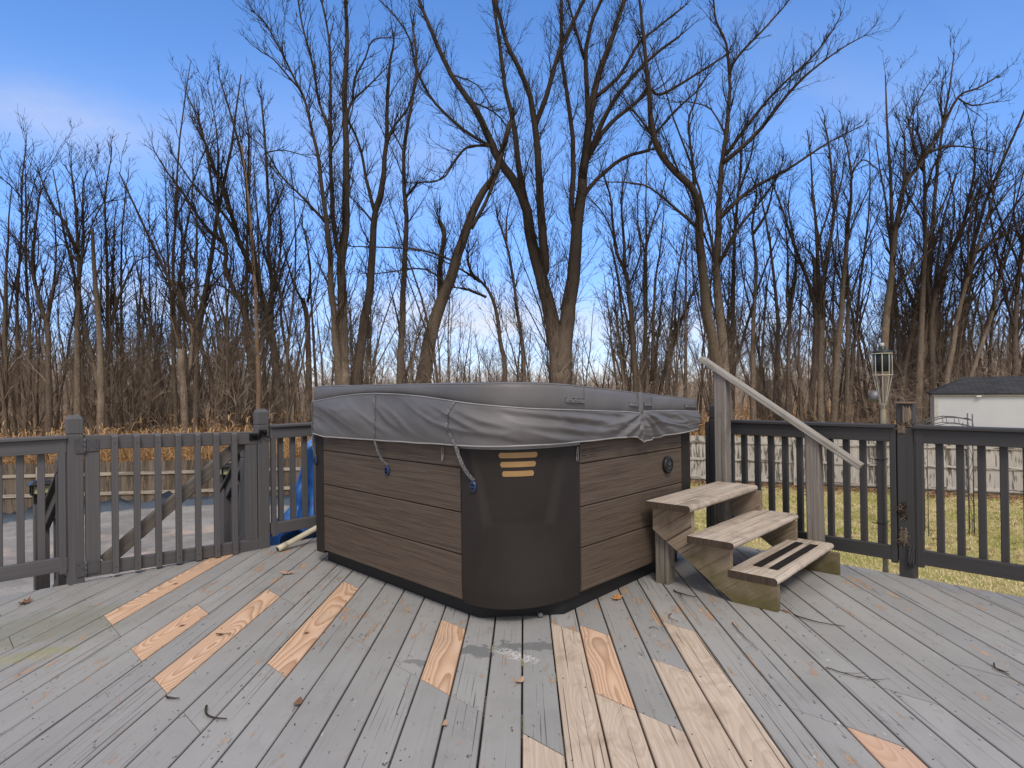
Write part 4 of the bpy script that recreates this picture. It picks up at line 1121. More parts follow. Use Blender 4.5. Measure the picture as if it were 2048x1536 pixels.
# ------------------------------------------------------------------ metal garden arch
def arch():
    r=empty('garden_arch',(*cw(9.7,14).xy,GZ),'thin dark metal garden arch standing on the lawn in front of the pale fence','garden arch')
    IR=plain('arch_iron',(.10,.10,.105),.5,.5)
    for yy in (13.8,14.25):
        m=MB(); off=.0 if yy<14 else .22
        top=[(9.02+off,.26),(9.25+off,.36),(9.58+off,.425),(9.85+off,.41),(10.16+off,.35)]
        tube(m,[cw(x,yy,z) for x,z in top],.011,6); tube(m,[cw(x,yy,z-.14) for x,z in top],.009,6)
        for x,z in top: tube(m,[cw(x,yy,z),cw(x+.02,yy,z-.14)],.006,5)
        m.build('arch_bar',IR,r)
        for x,z in ((9.04+off,.30),(10.16+off,.46)):
            m=MB(); tube(m,[cw(x,yy,GZ-.05),cw(x,yy,z)],.013,6); lathe(m,cw(x,yy,z),[(.0,-.0),(.02,.012),(.0,.03)],8)
            sx=-.11 if x>9.6 else .11
            tube(m,[cw(x+sx,yy,GZ-.05),cw(x+sx,yy,.27)],.009,5)
            for i in range(5): tube(m,[cw(x,yy,GZ+.3+.45*i),cw(x+sx,yy,GZ+.42+.45*i)],.006,5)
            m.build('leg',IR,r)
    m=MB()
    for x,z in ((9.1,.31),(9.6,.43),(10.1,.38)): tube(m,[cw(x,13.8,z),cw(x+.22,14.25,z)],.008,5)
    for x0 in (9.7,9.9):    # dry vine on the leg
        P=[cw(10.16+.06*math.sin(i*.9+x0*9),13.9+.05*math.cos(i*1.1),GZ+.2*i) for i in range(13)]; tube(m,P,.005,4)
    m.build('cross_bar',IR,r)
arch()
TREES=[(26,'largest bare tree, twin stems forking low, straight behind the hot tub',[(0.52,0.416,[(2.01,-0.03),(2.03,0.82),(2.03,1.77)]),
(0.416,0.062,[(1.98,0.71),(1.95,1.98),(1.84,3.2),(1.63,4.31),(1.25,5.9),(0.92,7.17),(0.7,8.55),(0.37,9.51),(-0.51,10.89),(-1.12,12.33),(-1.64,13.23),(-2.37,14.3),(-3.03,15.79),(-3.65,17.38),(-4,18.34)]),
(0.094,0.031,[(-0.71,11.23),(-1.87,11.97),(-3.02,13.09),(-3.74,14.32),(-4.09,15.8),(-4.66,16.76),(-5.29,17.41)]),
(0.083,0.021,[(-0.66,11.21),(-0.98,11.3),(-1.77,11.23),(-2.31,10.6),(-2.85,9.92),(-4.12,9.78)]),
(0.167,0.062,[(0.7,8.66),(0.39,10.46),(0.2,12.26),(-0.15,13.85),(-0.29,15.23),(-0.58,17.34),(-0.73,18.4)]),
(0.229,0.062,[(1.33,5.9),(1.46,6.32),(1.33,7.8),(1.23,10.13),(1.14,11.82),(0.9,13.31),(0.49,14.48),(-0.02,15.54),(-0.42,17.13),(-0.72,18.62)]),
(0.125,0.062,[(1.12,12.14),(1.53,13.19),(2.08,14.98),(2.3,15.51),(3.17,17.29),(3.71,18.35)]),
(0.427,0.083,[(2.06,0.71),(2.11,1.98),(2.22,3.24),(2.42,4.62),(2.66,6.2),(2.78,7.78),(3.02,9.47),(3.25,11.37),(3.54,13.27),(3.87,14.43),(4.42,15.9),(4.86,17.27),(5.3,18.54)]),
(0.146,0.062,[(2.78,7.78),(2.58,8.63),(2.69,10.96),(2.53,12.86),(2.24,15.09),(2.27,17.31),(2.13,18.58)]),
(0.167,0.062,[(3.07,9.89),(3.34,12.22),(3.24,14.65),(3.48,16.23),(3.91,17.29),(4.24,18.34)]),
(0.146,0.052,[(3.13,10.42),(3.84,12),(4.49,13.26),(5.92,14.83),(7.17,15.76)]),
(0.104,0.073,[(3.07,9.15),(3.71,9.89),(4.78,10.72),(5.87,11.02)]),
(0.073,0.031,[(5.86,11.02),(5.91,11.34),(6.34,11.97),(6.99,12.7),(7.84,13.43),(8.27,14.06)]),
(0.125,0.042,[(3.41,10.95),(4.16,12.1),(5.23,12.93),(5.9,13.56),(6.36,13.34),(7.68,14.06),(9.17,15)]),
(0.104,0.042,[(3.65,13.27),(4.61,14.1),(5.47,15.47),(6.33,16.2),(7.4,17.03)]),
(0.094,0.052,[(3.55,13.59),(4.2,15.17),(4.75,16.75),(5.19,17.9)]),
(0.073,0.042,[(3.19,14.86),(2.74,16.56),(2.49,17.62)]),
(0.052,0.031,[(-1.59,13.18),(-0.59,12.69),(0.04,11.94)]),
(0.042,0.021,[(-2.37,14.3),(-1.31,13.86),(-0.69,12.9)])]),
(25,'tall bare tree with close twin trunks behind the wooden handrail post',[(0.4,0.3,[(8.48,-0.68),(8.42,0.95),(8.4,1.86)]),
(0.24,0.04,[(8.32,1.36),(8.21,2.27),(8.02,3.09),(7.83,4.21),(7.7,5.84),(7.59,7.16),(7.6,8.18),(7.39,8.99),(6.68,9.72),(6.08,10.54),(5.74,11.56),(5.66,12.88),(5.53,14.61),(5.39,16.04),(5.25,17.05)]),
(0.22,0.03,[(8.47,1.35),(8.49,2.37),(8.41,3.39),(8.32,4.41),(8.26,5.63),(8.36,7.46),(8.4,8.57),(8.52,9.89),(8.74,11.31),(8.88,12.74),(8.92,13.75),(9.39,14.56),(10.21,15.36),(11.14,16.37)]),
(0.07,0.02,[(6.09,10.74),(5.39,11.77),(4.69,12.69)]),
(0.11,0.02,[(8.56,10.1),(9.34,10.7),(10.16,11.5),(11.2,12.81),(12.12,13.71),(13.36,14.61),(14.28,15.11)]),
(0.09,0.02,[(8.68,10.4),(9.76,11.81),(10.79,13.02),(12.13,14.22),(12.96,15.22),(13.37,15.93)]),
(0.1,0.02,[(8.39,7.86),(9.11,8.56),(9.93,9.16),(11.26,9.86),(12.8,10.85),(14.23,11.55)]),
(0.1,0.03,[(8.29,5.93),(9.09,7.35),(9.71,8.15),(10.54,9.16),(10.96,10.07)]),
(0.06,0.02,[(7.41,8.99),(7.35,10.32),(7.22,11.74),(7.54,12.75),(7.76,13.97)]),
(0.07,0.03,[(8.91,13.55),(8.78,14.87),(8.39,15.79),(8.3,16.61),(8.21,17.22)]),
(0.07,0.02,[(7.55,7.47),(6.77,8.19),(5.66,9.12),(4.95,9.33),(4.04,9.39)]),
(0.05,0.02,[(8.74,11.11),(8.14,12.24),(7.33,12.55),(6.82,12.56)])]),
(24,'tall bare tree of many upright stems rising above the tub cover corner',[(0.25,0.058,[(-6.4,-0.41),(-6.44,1.54),(-6.48,3.49),(-6.5,5.93),(-6.33,7.4),(-6.28,9.35),(-6.28,11.3),(-6.31,12.76),(-6.19,14.23),(-6.21,16.18),(-6.23,16.96)]),
(0.163,0.019,[(-6.61,0.96),(-6.69,2.03),(-6.77,3.5),(-6.9,4.96),(-6.97,6.92),(-7.15,8.38),(-7.32,9.95),(-7.6,11.32),(-7.92,12.59),(-8.45,13.28),(-9.03,13.97),(-9.51,14.27)]),
(0.115,0.029,[(-6.48,5.93),(-6.65,6.72),(-6.77,7.5),(-6.86,9.35),(-6.86,11.31),(-6.84,13.26),(-6.87,14.72),(-7.14,16.19),(-7.23,16.78)]),
(0.067,0.029,[(-6.86,10.14),(-6.93,11.21),(-7.29,12.29),(-7.52,13.76),(-7.89,15.22),(-8.07,16.4)]),
(0.067,0.019,[(-6.27,11.49),(-6.02,12.27),(-5.43,12.85),(-4.74,13.52)]),
(0.058,0.019,[(-5.98,12.37),(-5.91,13.15),(-5.51,13.92),(-5.21,14.65),(-4.57,14.74)]),
(0.048,0.019,[(-7.92,12.59),(-8.44,13.67),(-8.82,14.46),(-9.3,15.34),(-9.69,15.74)]),
(0.058,0.019,[(-7.06,7.6),(-7.93,8.59),(-8.79,9.48),(-9.36,10.46),(-9.94,10.96)])]),
(25,'bare tree with one curved trunk forking halfway, leaning against the many-stemmed tree',[(0.26,0.04,[(-6.29,-0.48),(-6.22,1.55),(-5.94,3.58),(-5.66,5.1),(-5.54,6.62),(-5.42,8.15),(-5.1,9.36),(-4.92,11.09),(-4.85,12.71),(-4.73,14.24),(-4.57,15.05)]),
(0.09,0.04,[(-5.42,8.35),(-5.75,9.68),(-5.99,11),(-6.39,11.92)]),
(0.05,0.02,[(-5.52,7.94),(-5.92,8.46),(-6.32,8.87)]),
(0.07,0.02,[(-4.93,10.99),(-4.56,11.79),(-4.04,12.5),(-3.62,13.71),(-3.31,14.12)])]),
(26,'thick bare trunk leaning strongly to one side over the back of the tub',[(0.375,0.094,[(-3.95,0.05),(-3.66,1.74),(-3.26,3.85),(-2.72,5.21),(-2.17,6.79),(-1.62,8.37),(-1.08,9.42),(-0.59,10.1),(-0.2,11.42),(0.13,12.37)]),
(0.135,0.094,[(-2.93,4.79),(-2.94,6.27),(-2.74,7.54),(-2.94,8.18)]),
(0.094,0.052,[(-1.62,7.84),(-0.98,9),(-0.59,9.94),(-0.31,11)]),
(0.052,0.021,[(-2.5,5.42),(-3.55,6.18),(-4.93,6.09),(-5.77,5.99)]),
(0.052,0.021,[(-2.07,6.37),(-3.43,6.91),(-4.91,7.09),(-6.6,7.17)])]),
(27,'bare tree with one long wavy trunk between the leaning trunk and the forked tree',[(0.173,0.043,[(-4.87,0.01),(-4.85,1.55),(-4.7,4.29),(-4.56,7.04),(-4.48,8.68),(-4.57,10.33),(-4.49,11.98),(-4.14,13.84),(-3.95,15.26),(-4.1,16.91)]),
(0.054,0.022,[(-4.5,9.45),(-3.97,10.1),(-3.09,10.2),(-2.53,10.85)]),
(0.043,0.022,[(-4.54,11.43),(-4.93,12.2),(-5.25,12.87)])]),
(28,'bent bare tree arching sideways with low hooked branches above the tub cover',[(0.146,0.045,[(-0.38,-0.09),(-0.32,2.07),(-0.51,3.44),(-0.71,4.81),(-1.1,5.72),(-1.78,6.42),(-1.9,7.21)]),
(0.067,0.022,[(-1.11,5.27),(-1.9,5.62),(-2.81,5.75)]),
(0.067,0.022,[(-1.38,5.96),(-2.23,6.54),(-3.47,7.12)])]),
(29,'slim bare tree with a crooked top standing in front of the big twin tree',[(0.116,0.046,[(0.55,-0.15),(0.53,2.68),(0.26,5.04),(-0,7.05),(-0.28,8.23),(-0.57,9.06)]),
(0.058,0.023,[(-0.17,8),(-0.16,8.94),(0.03,9.88)])]),
(27,'bare tree with long fan of branches sweeping up and outward above the gate latch post',[(0.216,0.022,[(-10.08,-0.53),(-10.15,1.28),(-10.36,3.68),(-10.91,5.79),(-11.46,7.04),(-11.92,8.29),(-12.29,9.83),(-12.85,10.99),(-13.26,12.33),(-13.58,13.29),(-13.95,14.16)]),
(0.13,0.022,[(-10.91,5.79),(-11.26,8.29),(-11.42,10.59),(-11.87,12.6),(-12.51,14.81)]),
(0.097,0.022,[(-12.27,7.53),(-13.17,8.31),(-14.11,9.76),(-14.86,10.82),(-15.33,11.59)]),
(0.086,0.022,[(-11.74,7.81),(-12.4,8.88),(-13.44,9.85),(-14.56,11.49)]),
(0.076,0.022,[(-12.11,8.87),(-12.66,10.6),(-13.12,11.85),(-13.68,12.91)]),
(0.054,0.022,[(-11.33,10.2),(-11.25,12.11),(-11.47,13.65)]),
(0.065,0.022,[(-10.36,3.68),(-10.73,4.45),(-11.77,5.23),(-12.72,5.82),(-14.07,5.64)])]),
(26,'bare tree with bent lower trunk and short side twigs beside the fan-shaped tree',[(0.177,0.031,[(-10.67,-0.46),(-10.74,1.3),(-11.07,4.34),(-11.52,5.36),(-11.89,6.38),(-11.85,7.12),(-12.21,8.6),(-12.47,10.26),(-12.64,11.37),(-12.94,12.66)]),
(0.052,0.021,[(-11.87,6.84),(-12.69,7.59),(-13.41,8.98)])]),
(28,'straight bare tree with a tight narrow crown left of the many-stemmed tree',[(0.157,0.034,[(-10.3,-0.6),(-10.57,1.59),(-10.78,4.57),(-10.71,6.05),(-10.84,7.54),(-10.82,9.03),(-10.93,12.11),(-11.1,14.3)]),
(0.056,0.022,[(-10.8,6.55),(-11.18,8.05),(-11.36,9.54)]),
(0.067,0.022,[(-10.74,5.36),(-10.3,7.54),(-10.37,9.52),(-10.74,11.31)]),
(0.034,0.022,[(-10.88,11.91),(-10.14,12),(-9.35,11.79)]),
(0.045,0.022,[(-10.82,8.93),(-10.16,10.31),(-10.55,11.11)])]),
(22,'pale orange-brown slender trunk standing in front of the fan-shaped tree',[(0.097,0.026,[(-8.94,-0.2),(-8.93,1.28),(-8.98,3.85),(-9.11,6.59),(-9.23,8.23),(-9.44,9.94)])]),
(27,'broken bare trunk with a jagged stub top left of the many-stemmed tree',[(0.151,0.097,[(-8.77,-0.55),(-8.78,1.27),(-8.82,4.14),(-9,5.19)]),
(0.065,0.022,[(-8.91,4.91),(-9.37,5.77),(-9.83,7.5)]),
(0.054,0.022,[(-8.79,5),(-8.65,6.53),(-8.96,8.26)])]),
(29,'thin bare tree with a kinked trunk next to the broken trunk',[(0.116,0.035,[(-9.85,-0.68),(-10.13,1.28),(-10.52,3.34),(-10.7,4.99),(-10.48,6.12),(-10.16,7.14)]),
(0.058,0.023,[(-10.59,5.19),(-10.98,6.95),(-10.65,8.79)])]),
(24,'tall thin bare tree at the far left edge with a wispy spire top',[(0.106,0.019,[(-18.93,-1.8),(-18.95,-0.3),(-18.99,2.71),(-18.99,4.96),(-18.81,7.21),(-18.75,9.46),(-18.59,10.81)]),
(0.115,0.019,[(-18.59,-1.8),(-18.56,-0.15),(-18.53,3.45),(-18.64,6.08),(-18.62,7.96),(-18.63,9.83)]),
(0.029,0.014,[(-18.62,7.96),(-18.22,9.53),(-17.92,9.9)]),
(0.029,0.014,[(-18.76,8.71),(-19.2,9.24),(-19.5,9.47)])]),
(22,'bare tree splitting into a wide vee at the left, behind the short rail',[(0.141,0.026,[(-16.32,-1.56),(-16.32,0.16),(-16.33,3.26),(-16.46,3.95),(-16.75,4.91),(-16.84,6.02),(-16.65,7.73),(-16.57,8.28)]),
(0.088,0.026,[(-16.39,3.67),(-16.1,4.97),(-15.78,5.86)]),
(0.035,0.018,[(-16.78,5.33),(-17.15,6.36),(-17.62,6.85)]),
(0.044,0.018,[(-16.13,4.91),(-16.01,6.28),(-16.07,7.45)])]),
(23,'bare tree with a dense upright crown above the hinge post',[(0.157,0.028,[(-15.99,-1.7),(-16,-0.26),(-15.99,3.34),(-15.91,5.49),(-15.95,6.57),(-16.03,8.37),(-16.16,9.45)]),
(0.074,0.018,[(-15.95,6.36),(-16.4,7.44),(-16.83,8.09),(-17.32,9.25)]),
(0.074,0.018,[(-15.89,5.64),(-15.73,6.93),(-15.74,8.73),(-15.59,9.3)]),
(0.037,0.018,[(-15.74,6.21),(-15.4,7.43),(-15.03,8.14)]),
(0.037,0.018,[(-15.99,6.07),(-16.42,6.65),(-16.7,6.65)]),
(0.028,0.018,[(-15.76,7.43),(-15.17,8.07),(-14.74,8.28)])]),
(22,'dark thick bare trunk with a snapped-off top right of the hinge post',[(0.159,0.053,[(-14.46,-1.58),(-14.48,-0.21),(-14.52,3.23),(-14.68,5.64),(-14.73,7.02)]),
(0.035,0.018,[(-14.62,5.3),(-14.26,6.26),(-13.98,6.8)]),
(0.044,0.018,[(-14.56,3.92),(-14.97,4.82),(-15.24,5.03)])]),
(24,'tall straight bare tree with small side twigs above the gate',[(0.125,0.019,[(-15.55,-1.84),(-15.55,-0.34),(-15.52,3.41),(-15.52,6.42),(-15.57,8.67),(-15.32,10.24)]),
(0.077,0.019,[(-15.5,3.71),(-15.05,4.91),(-14.51,6.1),(-14.02,6.4)]),
(0.029,0.014,[(-15.56,8.44),(-15.82,9.27),(-15.96,9.8)]),
(0.048,0.019,[(-15.44,4.16),(-15.26,6.41),(-15.22,7.91)])]),
(26,'very thin straight bare tree above the middle of the gate',[(0.094,0.021,[(-16.28,-2.1),(-16.28,-0.48),(-16.23,5.21),(-16.19,7.65),(-15.96,9.93)]),
(0.031,0.016,[(-16.22,6.03),(-15.88,6.84),(-15.39,6.83)])]),
(26,'lone whip-thin bare tree in the open gap of sky',[(0.073,0.016,[(-15.11,-1.71),(-15.11,-0.09),(-15.05,5.2),(-15.04,8.86)]),
(0.073,0.016,[(-15.38,-1.71),(-15.37,1.14),(-15.32,5.85)])]),
(24,'bare tree with twin leaning stems beyond the gate latch',[(0.106,0.019,[(-12.85,-1.88),(-12.91,-0.38),(-13.04,4.13),(-13.16,6.01),(-13.21,8.04),(-13.23,9.16)]),
(0.106,0.019,[(-12.51,-1.88),(-12.54,1.87),(-12.56,3.37),(-12.62,7.13),(-12.97,9.01)]),
(0.038,0.019,[(-13.1,5.18),(-13.54,6.09),(-13.75,6.99)]),
(0.048,0.019,[(-12.59,6.75),(-12.23,8.62),(-12.17,9.97)])]),
(22,'short broken trunk with a knobbly cut top beyond the gate latch',[(0.132,0.114,[(-11.44,-1.62),(-11.55,0.44),(-11.64,2.71)]),
(0.053,0.026,[(-11.66,2.68),(-11.85,3.34),(-12.02,3.89)]),
(0.07,0.053,[(-11.36,1.82),(-11.24,3.19),(-11.37,3.6)])]),
(24,'straight bare tree with level side branches beyond the gate latch',[(0.135,0.029,[(-12.18,-1.89),(-12.19,-0.31),(-12.11,3.37),(-12.09,5.62),(-12.05,7.87),(-12.15,8.4)]),
(0.038,0.019,[(-12.1,5.47),(-12.88,4.88)]),
(0.038,0.019,[(-12.08,5.92),(-12.55,7.13),(-12.84,7.66)]),
(0.048,0.029,[(-12.1,5.17),(-11.69,4.11)])]),
(27,'bare tree with a gently curved trunk beside the cover handles',[(0.173,0.032,[(5.48,-0.78),(5.34,1.42),(5.12,5.26),(4.91,6.25),(4.54,7.25),(4.4,9.11),(4.14,10.22)]),
(0.086,0.022,[(4.96,6.03),(4.93,7.46),(4.84,9.33),(5.14,10.75)]),
(0.043,0.022,[(4.65,7.13),(4.12,8.57),(3.47,9.35)]),
(0.054,0.022,[(5.07,5.48),(5.64,6.9),(5.54,8)])]),
(28,'bare tree with paired slender stems left of the handrail post',[(0.123,0.022,[(6.1,-0.86),(6.06,1.64),(6.01,6.54),(6.31,8.25),(6.73,9.38),(7.03,10.51)]),
(0.09,0.022,[(6.28,1.41),(6.45,5.4),(6.7,7.1),(6.89,8.69)]),
(0.045,0.022,[(6.07,7.11),(5.75,8.48),(5.77,9.85)])]),
(28,'thin bare tree with slanting forks just left of the handrail',[(0.101,0.022,[(6.9,-0.87),(6.97,1.97),(7.29,4.82),(7.54,6.41),(7.91,8.22)]),
(0.056,0.022,[(7.04,2.54),(7.39,3.68),(7.64,5.04)]),
(0.101,0.022,[(7.73,-0.88),(7.81,2.53),(7.89,7.09),(8.02,8.34)])]),
(30,'tall straight bare tree just right of the twin-trunk tree',[(0.156,0.036,[(10.54,-1.06),(10.6,1.99),(10.78,8.08),(11.1,11.13),(11.21,12.84),(11.41,13.81)]),
(0.048,0.024,[(10.85,8.69),(10.68,9.92),(10.45,10.65)]),
(0.06,0.024,[(11.06,10.52),(11.69,12.34),(11.83,13.56)])]),
(27,'bare tree with a wriggling trunk that forks like a tuning fork',[(0.141,0.032,[(10.42,-0.85),(10.42,1.57),(10.48,4.09),(10.66,6.29),(10.48,8.05),(10.72,9.47),(10.51,10.13)]),
(0.076,0.022,[(10.53,7.72),(11.15,8.7),(11.5,10.12)])]),
(29,'thin bare tree with a zigzag trunk right of the handrail post',[(0.116,0.023,[(12.9,-1.02),(12.85,1.93),(12.95,4.87),(12.85,6.05),(12.89,7.47),(12.79,8.65)]),
(0.07,0.023,[(12.96,5.11),(13.24,6.52),(13.19,7.82)]),
(0.058,0.035,[(12.91,4.29),(12.36,2.76),(12.22,1.35)])]),
(26,'bare tree with a long bough leaning left, above the sloping handrail',[(0.156,0.031,[(12.3,-1.24),(12.46,0.57),(12.69,3.7),(12.52,5.03),(12.16,6.08),(11.79,7.13),(11.43,8.27),(11.06,9.32)]),
(0.094,0.062,[(12.66,4.65),(12.68,5.97),(12.59,6.54)]),
(0.042,0.021,[(12.2,5.98),(11.69,6.75),(11.23,7.51)]),
(0.042,0.021,[(11.88,6.93),(11.62,8.46),(11.72,9.4)])]),
(25,'bare tree of three upright stems above the lower handrail post',[(0.16,0.03,[(12.31,-1.15),(12.35,0.59),(12.52,4.97),(12.8,6.79),(13,8.15),(12.85,10.62),(12.68,11.54)]),
(0.15,0.07,[(12.83,-1.16),(12.95,1.31),(13.22,4.04),(13.37,5.59),(13.48,6.78),(13.55,7.6)]),
(0.06,0.02,[(12.59,5.42),(12.35,7.25),(12.09,8.71)]),
(0.08,0.02,[(13.49,7.23),(13.69,8.69),(13.76,9.6),(14.21,10.15),(14.75,9.77)]),
(0.05,0.02,[(13.74,9.42),(13.58,10.61),(13.4,11.16)]),
(0.05,0.02,[(12.95,7.97),(13.28,9.15),(13.48,10.25)])]),
(27,'dark straight bare tree left of the torch',[(0.141,0.022,[(14.45,-1.35),(14.47,0.82),(14.58,4.76),(14.59,7.22),(15.12,8.69),(15.63,9.77)]),
(0.054,0.022,[(14.58,4.96),(14.1,6.14),(13.92,7.53)]),
(0.054,0.022,[(14.57,4.27),(15.09,6.13),(15.69,7.41)])]),
(26,'thin bare tree with a hooked trunk left of the torch',[(0.114,0.021,[(11.44,-1.22),(11.5,1.34),(11.6,3.71),(11.48,4.85),(11.59,5.99),(11.55,6.75)]),
(0.062,0.021,[(11.58,3.9),(11.86,5.42),(11.92,6.55)])]),
(24,'large bare tree leaning right behind the torch, with a swept crown',[(0.192,0.029,[(14.24,-1.09),(14.32,1.28),(14.36,3.03),(14.63,5.22),(14.83,6.97),(15.2,8.72),(15.92,9.76),(16.72,11.06),(17.35,12.19),(18.06,12.49),(18.76,12.88)]),
(0.077,0.019,[(15.21,8.8),(15.24,10.47),(15.06,11.17)]),
(0.048,0.019,[(15.87,9.67),(15.41,11.08),(15.95,12.3),(16.31,12.82)]),
(0.048,0.019,[(16.72,10.98),(16.65,12.03),(16.75,12.82)]),
(0.058,0.019,[(16.1,10.02),(16.98,10.27),(18.03,10.17),(18.38,10.08)]),
(0.058,0.019,[(14.83,6.97),(15.55,8.54),(15.74,9.59)]),
(0.038,0.019,[(17.35,12.11),(17.87,11.84),(18.75,11.96)]),
(0.058,0.019,[(14.8,4.78),(15.51,5.65),(16.22,6.34)])]),
(25,'tall straight bare trunk right of the rotten rail post',[(0.16,0.04,[(16.2,-1.2),(16.27,0.53),(16.54,5.37),(16.63,6.74),(16.63,10.11),(16.41,11.21)]),
(0.07,0.02,[(16.61,6.74),(17.19,7.92),(17.85,9.37)]),
(0.06,0.02,[(16.61,8.56),(17.13,10.11),(17.87,10.83)]),
(0.05,0.02,[(16.62,7.56),(16.02,8.66),(15.66,9.4)]),
(0.04,0.02,[(16.63,9.57),(16.22,10.58),(16.24,11.95)])]),
(25,'bare tree with two diverging stems behind the end of the shed roof',[(0.16,0.03,[(16.8,-1.21),(16.83,1.26),(16.89,3.99),(17.44,5.81),(18.19,7.63),(18.68,9.9),(18.6,11)]),
(0.09,0.03,[(16.91,3.72),(16.7,5.37),(16.9,6.73)]),
(0.05,0.02,[(18.19,7.63),(18.94,8.99),(19.68,9.34)]),
(0.05,0.02,[(17.63,6.27),(18.38,7.72),(19.31,9.35)]),
(0.05,0.02,[(17.53,5.99),(17.83,8.09),(17.67,9.37)])]),
(24,'bare tree leaning right over the shed roof with long parallel branches',[(0.135,0.019,[(16.56,-1.12),(16.76,1.51),(17.34,4.31),(17.98,6.4),(18.52,7.97),(19.17,10.42)]),
(0.067,0.019,[(17.89,6.14),(18.86,6.74),(19.74,7.25)]),
(0.048,0.019,[(18.34,7.45),(19.05,8.32),(19.77,9.18)]),
(0.048,0.019,[(17.61,5.18),(17.63,6.93),(17.87,8.51)]),
(0.038,0.019,[(18.62,8.32),(18.54,9.37),(18.73,10.07)])]),
(25,'bare tree rising behind the middle of the shed roof',[(0.12,0.02,[(18.17,-1.23),(18.34,1.24),(19.24,3.78),(19.72,5.78),(20.57,7.6),(20.94,8.6)]),
(0.05,0.02,[(19.33,3.96),(19.39,5.33),(19.41,6.24)]),
(0.05,0.02,[(19.63,5.51),(20,6.42),(20.11,7.33)])]),
(25,'bare trunk at the far right edge behind the shed',[(0.14,0.04,[(20.04,-1.25),(20.11,0.94),(20.25,4.41),(20.55,6.69),(20.86,8.96)]),
(0.05,0.02,[(20.3,4.59),(19.81,5.69),(19.54,6.24)]),
(0.05,0.02,[(20.55,6.59),(20.2,7.69),(20.31,9.34)])])]
SKY_SAT,SKY_HUE,SKY_STR=1.2,.502,.15
SKY_TINT=(1.06,1.03,1.12,1); HZ_TINT=(.52,.58,.80,1)
CLOUD_LOC=(6.3,2.2,0); CLOUD_COL=(4.2,3.95,3.65,1); HZ_TOP,HZ_AMT=.25,.06
SUN_E,SUN_ANG,EXPO=1.5,18,.55
# ------------------------------------------------------------------ ground, lawn, marsh
def fence_y(x):
    if x<-5.6: return 17.3+(x+5.6)*.111
    if x<2.2: return 17.3+(x+5.6)*(24.0-17.3)/7.8
    return 24.0-(x-2.2)*.432
def sstep(a,b,t): t=max(0.,min(1.,(t-a)/(b-a))); return t*t*(3-2*t)
def ground_z(x,y):
    k=sstep(.2,4.,y-fence_y(x)); far=sstep(150,420,y)
    return GZ-.012-k*(.42-.16*noise.noise((x*.09,y*.05,2.))-.10*noise.noise((x*.4,y*.3,5.)))+far*(5.+3.*noise.noise((x*.006,y*.004,1.)))
GR=Mat('marsh_ground'); p=GR.pos()
c=GR.mix(GR.sm(GR.noise(p,.35,6,.65),.35,.65),(.30,.165,.075),(.40,.25,.125)); c=GR.mix(GR.sm(GR.noise(p,1.7,5,.7),.5,.7),c,(.20,.11,.055))
fy_=GR.n('VectorMath',{0:p,1:(FX,FY,0)},operation='DOT_PRODUCT').outputs['Value']
c=GR.mix(GR.sm(fy_,110.,230.),c,(.105,.082,.070)); c=GR.mix(GR.sm(fy_,260.,420.),c,(.10,.088,.085))
GROUND=GR.done(c,.95,GR.noise(p,6.,4,.7),.6,.05,.05)
def ground():
    mb=MB(); ys=[-14,-6,0,4,8,11,13,14.5,15.5,16.2,16.9,17.6,18.4,19.2,20,21,22,23,24,25,26.5,28]
    y=28
    while y<620: y*=1.06; ys.append(y)
    NX=90
    def fn(u,v):
        y=ys[round(v*(len(ys)-1))]; w=32+max(0,y)*1.15; x=(u-.5)*2*w; q=cw(x,y,ground_z(x,y)); return tuple(q),(x*.1,y*.1)
    grid(mb,fn,NX,len(ys)-1,0,(0,0),True); tag(mb.build('ground',GROUND),kind='structure')
ground()
LW=Mat('lawn_turf'); p=LW.pos()
c=LW.mix(LW.sm(LW.noise(p,.8,5,.65),.38,.62),(.30,.30,.09),(.52,.42,.23)); c=LW.mix(LW.sm(LW.noise(p,14.,4,.7),.45,.65),c,(.21,.205,.075)); c=LW.mix(LW.sm(LW.noise(p,2.4,4,.6),.58,.7),c,(.55,.41,.25))
LAWN=LW.done(c,.95,LW.noise(p,40.,4,.7),.8,.03,.05)
def lawn():
    mb=MB(); mb2=[]
    xs=[-26,-20,-14,-10,-7.5,-5.6,-4,-2,0,2.2,4,6,8,10,12,14,16,18,20,23]
    V=[tuple(cw(x,-9,GZ+.0)) for x in xs]+[tuple(cw(x,fence_y(x)+.02,GZ)) for x in xs]; n=len(xs)
    mb.add(V,[[i,i+1,n+i+1,n+i] for i in range(n-1)]); tag(mb.build('lawn',LAWN),kind='structure')
lawn()
WT=Mat('marsh_water'); WATER=WT.done((.20,.21,.23),.12,WT.noise(WT.pos(),1.2,3),.1,.02,.5)
mb=MB(); zW=-2.70
mb.add([tuple(cw(*q,zW)) for q in ((-70,24),(80,24),(260,210),(-260,210))],[[0,1,2,3]]); tag(mb.build('water',WATER),kind='structure')

